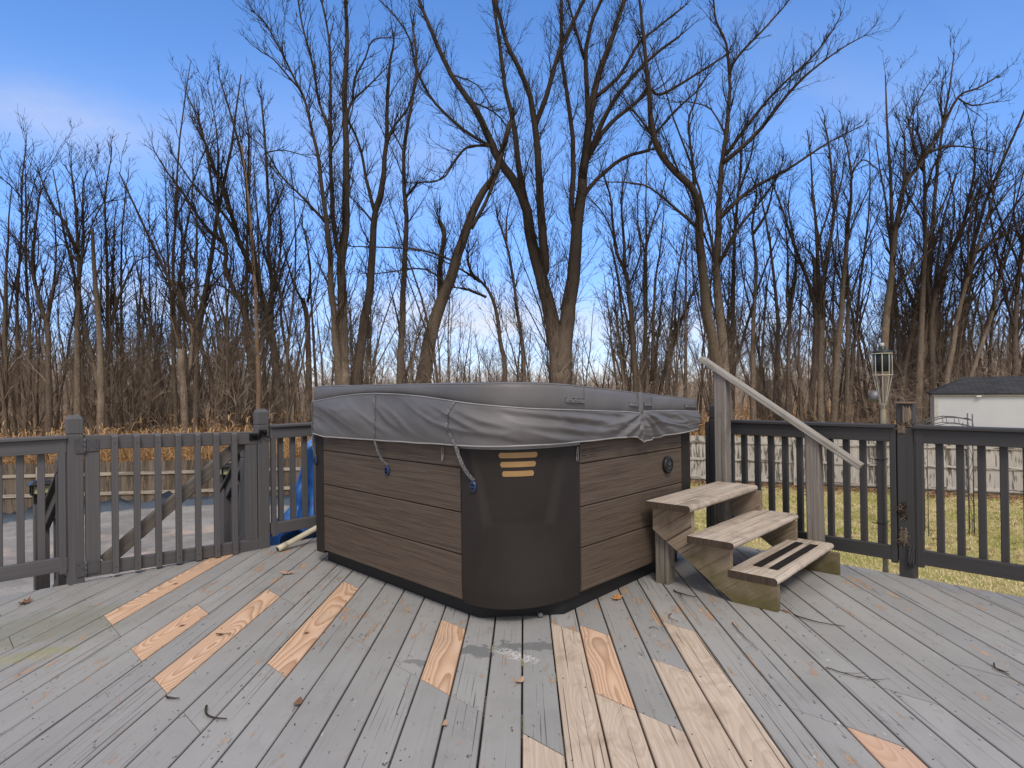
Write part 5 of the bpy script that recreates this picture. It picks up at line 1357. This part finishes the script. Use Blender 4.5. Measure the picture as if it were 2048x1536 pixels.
GRM=Mat('grass_blades'); u=GRM.uv(); GRASS=GRM.done(GRM.mix(GRM.sm(u[2],.15,.85),GRM.mix(u[3],(.33,.34,.09),(.48,.44,.16)),GRM.mix(u[3],(.66,.53,.30),(.80,.67,.42))),.8,None,0,0,.1)
def grass():
    V=[];F=[];mb=MB(); r2=random.Random(3)
    for i in range(90000):
        y=6.+17*r2.random()**.8; x=y*r2.uniform(.22,.86)
        if y>fence_y(x)-.12 : continue
        w=cw(x,y); 
        if w.x<EX+.02 : continue
        dry=noise.noise((x*.8,y*.8,3.))*.9+noise.noise((x*3,y*3,8.))*.5+r2.uniform(-.35,.35)+.5
        h=r2.uniform(.03,.075); a=r2.uniform(0,6.28); b=.006; lx,ly=r2.uniform(-.05,.05),r2.uniform(-.05,.05)
        ca,sa=math.cos(a)*b,math.sin(a)*b
        mb.add([(w.x-ca,w.y-sa,GZ+.001),(w.x+ca,w.y+sa,GZ+.001),(w.x+lx,w.y+ly,GZ+h)],[[0,1,2]],None,(max(0,min(1,dry)),r2.random()))
    tag(mb.build('lawn_grass',GRASS),'short winter lawn grass, green and straw coloured','grass',kind='stuff')
grass()
def litter():
    mb=MB(); r2=random.Random(5)
    for i in range(3800):
        x=r2.uniform(3.5,15); d=abs(r2.gauss(0,.55))+.12
        if r2.random()<.25: d=r2.uniform(.2,9)
        y=fence_y(x)-d; w=cw(x,y,GZ+.012+r2.random()*.03); s=r2.uniform(.025,.06); a=r2.uniform(0,6.28)
        V=[]
        for k in range(5):
            g=a+k*1.2566; V.append((w.x+s*math.cos(g)*(1 if k%2 else .6),w.y+s*math.sin(g),w.z+r2.uniform(-.008,.025)))
        mb.add(V,[[0,1,2,3,4]],None,(r2.random(),r2.random()))
    m=Mat('leaf_litter_mat'); u=m.uv(); m=m.done(m.mix(u[2],(.13,.065,.035),(.30,.17,.10)),.85)
    tag(mb.build('leaf_litter',m),'brown fallen leaves scattered along the fence foot','leaf litter',kind='stuff')
litter()

# ------------------------------------------------------------------ reeds
RD=Mat('reed_straw'); u=RD.uv(); RDM=RD.done(RD.mix(u[2],RD.mix(u[3],(.33,.17,.07),(.46,.28,.13)),RD.mix(u[3],(.52,.37,.21),(.38,.22,.11))),.8,None,0,0,.15)
def strip_pts(mb,P,w,sd,rnd):
    V=[];n=len(P)
    for i,p in enumerate(P):
        k=w*(1-.85*(i/(n-1))**2); V.append(p-sd*k); V.append(p+sd*k)
    mb.add(V,[[2*i,2*i+1,2*i+3,2*i+2] for i in range(n-1)],None,rnd)
def reeds():
    mb=MB(); r2=random.Random(11)
    def reed(x,y,h,fat=1.):
        b=cw(x,y,ground_z(x,y)-.03); rnd=(r2.random(),r2.random()); a=r2.uniform(0,6.28); lean=Vector((math.cos(a),math.sin(a),0))*r2.uniform(.02,.22)*h
        P=[b+lean*(t*t)+Vector((0,0,h*t)) for t in (0,.35,.7,1.)]
        f=r2.uniform(0,3.14); sd=Vector((SX,SY,0))*math.cos(f*.3)+Vector((FX,FY,0))*math.sin(f*.3)
        strip_pts(mb,P,.006*fat,sd,rnd)
        for k in range(4 if fat<2 else 2):
            t=r2.uniform(.35,.95); q=b+lean*(t*t)+Vector((0,0,h*t)); g=r2.uniform(0,6.28); o=Vector((math.cos(g),math.sin(g),0)); l=r2.uniform(.25,.55)
            L=[q,q+o*l*.35+Vector((0,0,l*.35)),q+o*l*.75+Vector((0,0,l*.25)),q+o*l+Vector((0,0,-l*r2.uniform(.1,.5)))]
            strip_pts(mb,L,.008*fat,Vector((-o.y,o.x,0))*.6+Vector((0,0,.6)),(min(1,rnd[0]*.7+.2*r2.random()),rnd[1]))
        if r2.random()<.4:
            q=P[-1]; g=r2.uniform(0,6.28); o=Vector((math.cos(g),math.sin(g),0)); l=r2.uniform(.14,.3)
            L=[q,q+o*l*.25+Vector((0,0,l*.6)),q+o*l*.8+Vector((0,0,l*.7)),q+o*l*1.3+Vector((0,0,l*.35))]
            pr=(.55+.4*r2.random(),r2.random()); strip_pts(mb,L,.015*fat,Vector((0,0,1)).cross(o)*.5+Vector((0,0,.5)),pr); strip_pts(mb,L,.014*fat,Vector((0,0,1)).cross(o),pr)
    for i in range(11000):   # dense bed behind the brown fence
        x=r2.uniform(-17,-4.6); y=fence_y(x)+.35+13.*r2.random()**1.7; h=r2.uniform(1.5,2.35)+(.35 if r2.random()<.06 else 0)
        reed(x,y,h)
    for i in range(16000):
        y=23+62*r2.random()**1.5; x=y*r2.uniform(-.85,.85)
        if y<fence_y(x)+1.: continue
        if noise.noise((x*.05,y*.035,4.))<-.12+.1*(y<40): continue
        reed(x,y,r2.uniform(1.2,2.3)*(1. if y<60 else .8),.9+y/28.)
    tag(mb.build('reeds',RDM),'golden dry reeds filling the marsh behind the fences','reeds',kind='stuff')
reeds()

# ------------------------------------------------------------------ trees
TR=random.Random(21)
def smooth_path(P,R0,sub=3):
    out=[];rad=[];n=len(P)
    for i in range(n-1):
        p0=P[max(0,i-1)];p1=P[i];p2=P[i+1];p3=P[min(n-1,i+2)]
        for k in range(sub):
            t=k/sub; a=p1*2; b=(p2-p0)*t; c=(p0*2-p1*5+p2*4-p3)*(t*t); d=(p1*3-p0-p2*3+p3)*(t**3)
            out.append((a+b+c+d)*.5); rad.append(R0[i]+(R0[i+1]-R0[i])*t)
    out.append(P[-1]); rad.append(R0[-1]); return out,rad
def grow(mb,p,d,L,r,level,rg,up=.5,sides=3):
    n=7 if level<0 else 5 if level==0 else 3
    P=[p];rad=[r]; q=p.copy(); dd=d.normalized()
    for i in range(n):
        dd=(dd+Vector((rg.gauss(0,.12),rg.gauss(0,.12),up*.16+rg.gauss(0,.08)))).normalized()
        q=q+dd*(L/n); P.append(q); rad.append(max(.0042,r*(1-(i+1)/n*.68)))
    tube(mb,P,rad,sides,(.5,.5),0,False,True)
    if level<2:
        for k in range(int((2.6 if level<0 else 4.0 if level==0 else 1.8)*max(.6,L)+rg.random()*1.6)):
            i=rg.randint(1,n); t=rg.random(); b=P[i-1].lerp(P[i],t); ax=(P[i]-P[i-1]).normalized()
            o=ax.orthogonal().normalized(); o.rotate(Matrix.Rotation(rg.uniform(0,6.283),3,ax)); 
            dn=(ax*math.cos(.7)+o*math.sin(.7)+Vector((0,0,.15))).normalized()
            if level<0: grow(mb,b,dn,min(1.5,L*rg.uniform(.25,.5))*(1.15-.5*i/n),max(.0075,min(.013,rad[i]*.55)),0,rg,up,3)
            else: grow(mb,b,dn,L*rg.uniform(.3,.55),max(.0062,rad[i]*.7),level+1,rg,up,3)
def traced_tree(D,label,limbs,i):
    b0=limbs[0][2][0]; base=cw(b0[0],D,ground_z(b0[0],D)-.08)
    r=empty('bare_tree',base,label,'tree','bare trees beyond the yard fences')
    tk=MB(); cr=MB(); done=[]
    for li,(r0,r1,pts) in enumerate(limbs):
        st=0.; 
        if done:
            st=min(done,key=lambda q:(q[0]-pts[0][0])**2+(q[1]-pts[0][1])**2)[2]
        sl=0. if li==0 else TR.uniform(-.5,.5); L=0; P=[];rr_=[]; tot=sum(math.hypot(a[0]-b[0],a[1]-b[1]) for a,b in zip(pts,pts[1:])) or 1
        for k,(x,z) in enumerate(pts):
            if k: L+=math.hypot(x-pts[k-1][0],z-pts[k-1][1])
            dd=st+sl*L*(1-.25*L/tot); s=(D+dd)/D
            P.append(cw(x*s,D+dd,CAMH+(z-CAMH)*s)); rr_.append(max(.008,r0+(r1-r0)*(L/tot)**.8)); done.append((x,z,dd))
        if li==0 or (P[0].z<.5 and limbs[li][0]>.05 and pts[0][1]<-1.5 ):   # carry stems down to the soil with a root flare
            g=cw(pts[0][0],D+done[-len(pts)][2],base.z)
            if P[0].z>base.z+.2: P.insert(0,g); rr_.insert(0,rr_[0]*1.25)
            else: P[0].z=base.z
        Q,rad=smooth_path(P,rr_)
        for k in range(1,len(Q)-1):
            Q[k]=Q[k]+Vector((noise.noise((Q[k].z*1.1,li,i)),noise.noise((Q[k].z*1.1,li+9,i)),0))*min(.06,rad[k]*.6)
        tube(tk,Q,rad,9 if rad[0]>.12 else 6 if rad[0]>.05 else 5,rr(),0,True,True)
        if li==0 and any(q in label for q in ('broken','snapped','knobbly')): continue
        # side twigs
        LL=0
        for k in range(1,len(Q)):
            seg=(Q[k]-Q[k-1]).length; LL+=seg
            if Q[k].z<(2.2 if rad[k]<.09 else 3.2)-.4*(li>0): 
                if TR.random()>.25: continue
            nt=seg*(4.2 if rad[k]<.10 else 2.0)*(1.0 if li else .9); nt=int(nt)+(TR.random()<nt-int(nt))
            ax=(Q[k]-Q[k-1]).normalized()
            if TR.random()<seg*.62 and Q[k].z>3. and k<len(Q)-2:
                o=ax.orthogonal().normalized(); o.rotate(Matrix.Rotation(TR.uniform(0,6.283),3,ax)); a=TR.uniform(.35,.7)
                grow(cr,Q[k-1],ax*math.cos(a)+o*math.sin(a)+Vector((0,0,.3)),TR.uniform(1.6,3.4)*(1-.4*k/len(Q)),max(.010,min(.032,rad[k]*.42)),-1,TR,.75,4)
            for _ in range(nt):
                o=ax.orthogonal().normalized(); o.rotate(Matrix.Rotation(TR.uniform(0,6.283),3,ax)); a=TR.uniform(.5,.95)
                dn=ax*math.cos(a)+o*math.sin(a)+Vector((0,0,.22)); fall=1-.45*k/len(Q)
                grow(cr,Q[k-1].lerp(Q[k],TR.random()),dn,TR.uniform(.7,1.9)*fall*(.75+1.2*min(.2,rad[k])/.2),max(.0085,min(.019,rad[k]*.5)),0,TR,.6)
        for _ in range(3):
            dn=(Q[-1]-Q[-2]).normalized()+Vector((TR.gauss(0,.3),TR.gauss(0,.3),TR.gauss(.1,.2))); grow(cr,Q[-1],dn,TR.uniform(.6,1.3),max(.006,min(.03,rad[-1]*.7)),0,TR,.5)
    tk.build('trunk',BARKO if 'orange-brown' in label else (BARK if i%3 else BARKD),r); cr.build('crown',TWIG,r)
for i,(D,lab,limbs) in enumerate(TREES): traced_tree(D,lab,limbs,i)

# slender saplings of the thicket: a few grown, then copied one by one
def sapling(seed):
    rg=random.Random(seed); H=rg.uniform(7.5,13.); r0=rg.uniform(.05,.135); tk=MB(); cr=MB()
    stems=[(Vector((0,0,-.15)),Vector((rg.gauss(0,.05),rg.gauss(0,.05),1)),H,r0)]
    for k in range(rg.choice((1,1,2,2,3))): stems.append((Vector((rg.uniform(-.5,.5),rg.uniform(-.5,.5),-.15)),Vector((rg.gauss(0,.12),rg.gauss(0,.12),1)),H*rg.uniform(.55,.95),r0*rg.uniform(.45,.85)))
    while stems:
        p,d,L,r=stems.pop(); n=11; P=[p];rad=[r*1.15];q=p.copy();d=d.normalized()
        for i in range(n):
            d=(d+Vector((rg.gauss(0,.055),rg.gauss(0,.055),.05))).normalized(); q=q+d*(L/n); P.append(q); rad.append(max(.006,r*(1-.86*(i+1)/n)))
        tube(tk,P,rad,5,(.4,.4),0,True,True)
        if L>H*.55 and rg.random()<.7:
            k=rg.randint(4,7); ax=(P[k]-P[k-1]).normalized(); o=ax.orthogonal().normalized(); o.rotate(Matrix.Rotation(rg.uniform(0,6.28),3,ax)); stems.append((P[k],ax+o*.4,L*(1-k/n)*rg.uniform(.7,.95),rad[k]*.75))
        for i in range(3,n+1):
            for _ in range(3):
                if rg.random()<(.10 if i<5 else .9):
                    ax=(P[i]-P[i-1]).normalized(); o=ax.orthogonal().normalized(); o.rotate(Matrix.Rotation(rg.uniform(0,6.28),3,ax)); a=rg.uniform(.5,.9)
                    grow(cr,P[i-1].lerp(P[i],rg.random()),ax*math.cos(a)+o*math.sin(a),rg.uniform(.5,1.5)*(1.15-.5*i/n),max(.0075,rad[i]*.5),0 if i%2 else 1,rg,.6)
    r=empty('slender_tree',(0,0,0),None,'tree')
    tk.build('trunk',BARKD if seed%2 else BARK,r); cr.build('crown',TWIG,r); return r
SAP=[sapling(100+i) for i in range(8)]
SG=random.Random(77)
ZONES=[(-.83,-.60,'slender bare tree in the thicket left of the hinge post',58),(-.60,-.38,'slender bare tree in the thicket above the gate',46),
       (-.38,-.02,'slender bare tree in the marsh behind the left half of the tub cover',34),(-.02,.32,'slender bare tree in the marsh behind the right half of the tub cover',34),
       (.32,.58,'slender bare tree in the marsh behind the sloping handrail',34),(.58,.84,'slender bare tree in the thicket behind the torch and the shed',48)]
cnt=0
for t0,t1,lab,n in ZONES:
    for i in range(n):
        src=SAP[cnt%8]; first=cnt<8
        y=(23 if t0<-.3 else 27)+20*SG.random()**1.3; x=y*SG.uniform(t0,t1); s=SG.uniform(.62,1.0)*{-.83:1.0,-.6:1.0,-.38:.92,-.02:.95,.32:1.12,.58:1.2}[t0]*(1.5 if i%5==1 and t0>-.62 else 1.)
        o=src if first else src.copy()
        if not first:
            COL.objects.link(o)
            for c in src.children: k=c.copy(); COL.objects.link(k); k.parent=o
        o.location=cw(x,y,ground_z(x,y)); o.rotation_euler=(0,0,SG.uniform(0,6.28)); o.scale=(s,s,s*SG.uniform(.9,1.15)); tag(o,lab,'tree',lab.replace('slender bare tree','slender bare trees')); cnt+=1

# tangled brush and the far wood
BRM=Mat('brush_stems'); u=BRM.uv(); BRUSH=BRM.done(BRM.mix(u[2],(.24,.18,.135),(.44,.34,.26)),.9,None,0,0,.05)
def brush():
    mb=MB(); r2=random.Random(9)
    def stem(x,y,h,r,arch):
        b=cw(x,y,ground_z(x,y)-.05); a=r2.uniform(0,6.28); o=Vector((math.cos(a),math.sin(a),0)); P=[];n=6
        for k in range(n+1):
            t=k/n; P.append(b+Vector((0,0,h*(t-.45*arch*t*t*t)))+o*(h*arch*.8*t*t)+Vector((r2.gauss(0,.03),r2.gauss(0,.03),0))*h*.3)
        rnd=(r2.random(),r2.random()); tube(mb,P,[r*(1-.7*k/n) for k in range(n+1)],3,rnd,0,False)
        for _ in range(4):
            k=r2.randint(2,n-1); q=P[k]; d=Vector((r2.gauss(0,1),r2.gauss(0,1),r2.uniform(-.1,1.1))).normalized()*h*r2.uniform(.15,.35)
            tube(mb,[q,q+d*.5+Vector((0,0,.03)),q+d],[r*.5,r*.4,r*.25],3,rnd,0,False)
    for i in range(1000):
        y=20.5+20*r2.random(); x=y*r2.uniform(-.84,.84)
        if y<fence_y(x)+.8: continue
        stem(x,y,r2.uniform(1.2,2.9),r2.uniform(.005,.011),r2.uniform(.1,.8))
    for i in range(1500):  # thicker tangle behind the torch and the shed
        y=23+14*r2.random(); t=r2.uniform(.50,.86); x=y*t
        if y<fence_y(x)+.8: continue
        stem(x,y,r2.uniform(2.2,5.6)*(.6+.5*sstep(.5,.7,t)),r2.uniform(.006,.013),r2.uniform(.15,.7))
    for i in range(60):   # left thicket
        y=20+14*r2.random(); x=y*r2.uniform(-.84,-.38)
        if y<fence_y(x)+2.: continue
        stem(x,y,r2.uniform(1.3,3.3),r2.uniform(.006,.014),r2.uniform(.05,.4))
    tag(mb.build('brush',BRUSH),'tangled bare brush between the trees beyond the fences','brush',kind='stuff')
brush()
FWM=Mat('far_wood_stems'); u=FWM.uv(); FARW=FWM.done(FWM.mix(u[2],(.32,.25,.20),(.54,.45,.36)),.95,None,0,0,.05)
def far_wood():
    mb=MB(); r2=random.Random(15)
    for i in range(5200):
        y=58+95*r2.random()**1.195*r2.random()**1.1; t=r2.uniform(-.88,.88); x=y*t
        side=sstep(.25,.75,abs(t-(-.0)))
        h=(3.6+r2.random()*3.2+(y-48)*.036)*(.80+.34*side)
        if r2.random()<.10: h*=1.35
        b=cw(x,y,ground_z(x,y)-.1); r=r2.uniform(.02,.065)*(1 if y<90 else 1.4); rnd=(r2.random(),r2.random())
        P=[b]
        for k in range(3): P.append(b+Vector((r2.gauss(0,.12)*(k+1),r2.gauss(0,.12)*(k+1),h*(k+1)/3)))
        tube(mb,P,[r,r*.75,r*.5,r*.2],3,rnd,0,False)
        for _ in range(7):
            z=r2.uniform(.15,.95); k=min(2,int(z*3)); q=P[k].lerp(P[k+1],z*3-k); l=h*r2.uniform(.10,.24); d=Vector((r2.gauss(0,1),r2.gauss(0,1),r2.uniform(.4,1.6))).normalized()*l
            tube(mb,[q,q+d],[r*.45,r*.15],3,rnd,0,False)
    tag(mb.build('far_wood',FARW),'far bare brown wood across the marsh, along the horizon','woods',kind='stuff')
far_wood()

# ------------------------------------------------------------------ sky, sun, camera
w=bpy.data.worlds.new('World'); scene.world=w; w.use_nodes=True; nt=w.node_tree; nt.nodes.clear()
SUN_AZ,SUN_EL=R(170),R(50)
sv=Vector((math.sin(SUN_AZ)*SX+math.cos(SUN_AZ)*FX,math.sin(SUN_AZ)*SY+math.cos(SUN_AZ)*FY,math.tan(SUN_EL))).normalized()
def wn(t,**k):
    n=nt.nodes.new('ShaderNode'+t)
    for a,b in k.items(): setattr(n,a,b)
    return n
sky=wn('TexSky',sky_type='NISHITA',sun_disc=False,sun_elevation=SUN_EL,sun_rotation=math.atan2(sv.x,sv.y),air_density=1.0,dust_density=.3,ozone_density=3.0,altitude=200)
hs=wn('HueSaturation'); hs.inputs['Saturation'].default_value=SKY_SAT; hs.inputs['Value'].default_value=1.0; hs.inputs['Hue'].default_value=SKY_HUE
tc=wn('TexCoord'); sx=wn('SeparateXYZ'); nt.links.new(tc.outputs['Generated'],sx.inputs[0])
def wm(op,a,b=None,c=None):
    n=wn('Math',operation=op)
    for i,q in enumerate((a,b,c)):
        if q is None: continue
        if isinstance(q,(int,float)): n.inputs[i].default_value=q
        else: nt.links.new(q,n.inputs[i])
    return n.outputs[0]
den=wm('ADD',wm('MAXIMUM',sx.outputs[2],0.),.16)
cv=wn('CombineXYZ'); nt.links.new(wm('DIVIDE',sx.outputs[0],den),cv.inputs[0]); nt.links.new(wm('DIVIDE',sx.outputs[1],den),cv.inputs[1])
mp=wn('Mapping'); mp.inputs['Rotation'].default_value=(0,0,R(46)); mp.inputs['Scale'].default_value=(.42,.75,1); mp.inputs['Location'].default_value=CLOUD_LOC; nt.links.new(cv.outputs[0],mp.inputs[0])
nz=wn('TexNoise'); nz.inputs['Scale'].default_value=1.; nz.inputs['Detail'].default_value=6; nz.inputs['Roughness'].default_value=.55; nz.inputs['Distortion'].default_value=.4; nt.links.new(mp.outputs[0],nz.inputs['Vector'])
mr=wn('MapRange',interpolation_type='SMOOTHSTEP'); nt.links.new(nz.outputs[0],mr.inputs[0]); mr.inputs[1].default_value=.55; mr.inputs[2].default_value=.85; mr.inputs[3].default_value=0; mr.inputs[4].default_value=.75
hz=wn('MapRange',interpolation_type='SMOOTHSTEP'); nt.links.new(sx.outputs[2],hz.inputs[0]); hz.inputs[1].default_value=-.02; hz.inputs[2].default_value=HZ_TOP; hz.inputs[3].default_value=HZ_AMT; hz.inputs[4].default_value=0.
# unseen cloud added overhead and behind the viewer to neutralise the light
bk=wm('ADD',wm('MULTIPLY',sx.outputs[0],-FX),wm('MULTIPLY',sx.outputs[1],-FY))
def wsm(v,a,b,c):
    q=wn('MapRange',interpolation_type='SMOOTHSTEP'); nt.links.new(v,q.inputs[0]); q.inputs[1].default_value=a; q.inputs[2].default_value=b; q.inputs[3].default_value=0; q.inputs[4].default_value=c; return q.outputs[0]
az_=wm('ARCTAN2',wm('ADD',wm('MULTIPLY',sx.outputs[0],SX),wm('MULTIPLY',sx.outputs[1],SY)),wm('MULTIPLY',bk,-1.)); el_=wm('ARCSINE',sx.outputs[2])
def puff(a,e,wa,we,amt):
    p=wm('DIVIDE',wm('SUBTRACT',az_,R(a)),R(wa)); q=wm('DIVIDE',wm('SUBTRACT',el_,R(e)),R(we))
    g=wm('EXPONENT',wm('MULTIPLY',wm('ADD',wm('MULTIPLY',p,p),wm('MULTIPLY',q,q)),-1.))
    return wm('MULTIPLY',g,wm('MULTIPLY',nz2.outputs[0],amt))
nz2=wn('TexNoise'); nz2.inputs['Scale'].default_value=9.; nz2.inputs['Detail'].default_value=6; nz2.inputs['Roughness'].default_value=.6; mp2=wn('Mapping'); mp2.inputs['Scale'].default_value=(1,1,2.4); nt.links.new(tc.outputs['Generated'],mp2.inputs[0]); nt.links.new(mp2.outputs[0],nz2.inputs['Vector'])
puffs=puff(-37,19.5,9,2.6,.5)
for q in ((-5,6.5,9,2.4,1.35),(-29,7.5,7,1.6,.8),(14,5,14,1.8,.9),(30,22,9,3.5,.12),(-12,20,16,5,.25)): puffs=wm('ADD',puffs,puff(*q))
bank=wm('ADD',wsm(bk,-.25,.35,.8),wsm(sx.outputs[2],.58,.80,.8))
ht=wn('MapRange',interpolation_type='SMOOTHSTEP'); nt.links.new(sx.outputs[2],ht.inputs[0]); ht.inputs[1].default_value=0.; ht.inputs[2].default_value=.42; ht.inputs[3].default_value=1.; ht.inputs[4].default_value=0.
hm=wn('Mix',data_type='RGBA',blend_type='MULTIPLY'); nt.links.new(ht.outputs[0],hm.inputs[0]); hm.inputs[7].default_value=HZ_TINT
fac=wm('MINIMUM',wm('ADD',wm('ADD',wm('MULTIPLY',mr.outputs[0],.35),wm('ADD',hz.outputs[0],puffs)),bank),.93)
tint=wn('Mix',data_type='RGBA',blend_type='MULTIPLY'); tint.inputs[0].default_value=1; tint.inputs[7].default_value=SKY_TINT; nt.links.new(hs.outputs[0],tint.inputs[6])
mx=wn('Mix',data_type='RGBA'); nt.links.new(sky.outputs[0],hs.inputs['Color']); nt.links.new(fac,mx.inputs[0]); nt.links.new(tint.outputs[2],hm.inputs[6]); nt.links.new(hm.outputs[2],mx.inputs[6]); mx.inputs[7].default_value=CLOUD_COL
bg=wn('Background'); bg.inputs[1].default_value=SKY_STR; nt.links.new(mx.outputs[2],bg.inputs[0]); wo=wn('OutputWorld'); nt.links.new(bg.outputs[0],wo.inputs[0])
sl=bpy.data.lights.new('sun','SUN'); sl.energy=SUN_E; sl.angle=R(SUN_ANG); sl.color=(1.,.93,.84); so=bpy.data.objects.new('sun',sl); COL.objects.link(so)
so.rotation_euler=(-sv).to_track_quat('-Z','Y').to_euler(); so.location=(0,0,30)

cam=bpy.data.cameras.new('camera'); co=bpy.data.objects.new('camera',cam); COL.objects.link(co); scene.camera=co
cam.sensor_width=36; cam.lens=1248.935/2048*36; cam.clip_start=.05; cam.clip_end=2000
pt,rl=.00511,.01315; Rt=Vector((SX,SY,0)); Fh=Vector((FX,FY,0)); Z=Vector((0,0,1))
F=Fh*math.cos(pt)+Z*math.sin(pt); U=-Fh*math.sin(pt)+Z*math.cos(pt)
ri=Rt*math.cos(rl)-U*math.sin(rl); up=Rt*math.sin(rl)+U*math.cos(rl)
M=Matrix((ri,up,-F)).transposed().to_4x4(); M.translation=Vector((0,0,CAMH)); co.matrix_world=M
scene.view_settings.view_transform='Standard'; scene.view_settings.look='None'; scene.view_settings.exposure=EXPO; scene.view_settings.gamma=1
scene.cycles.use_denoising=True; scene.cycles.max_bounces=6; scene.cycles.transparent_max_bounces=8
scene.render.film_transparent=False
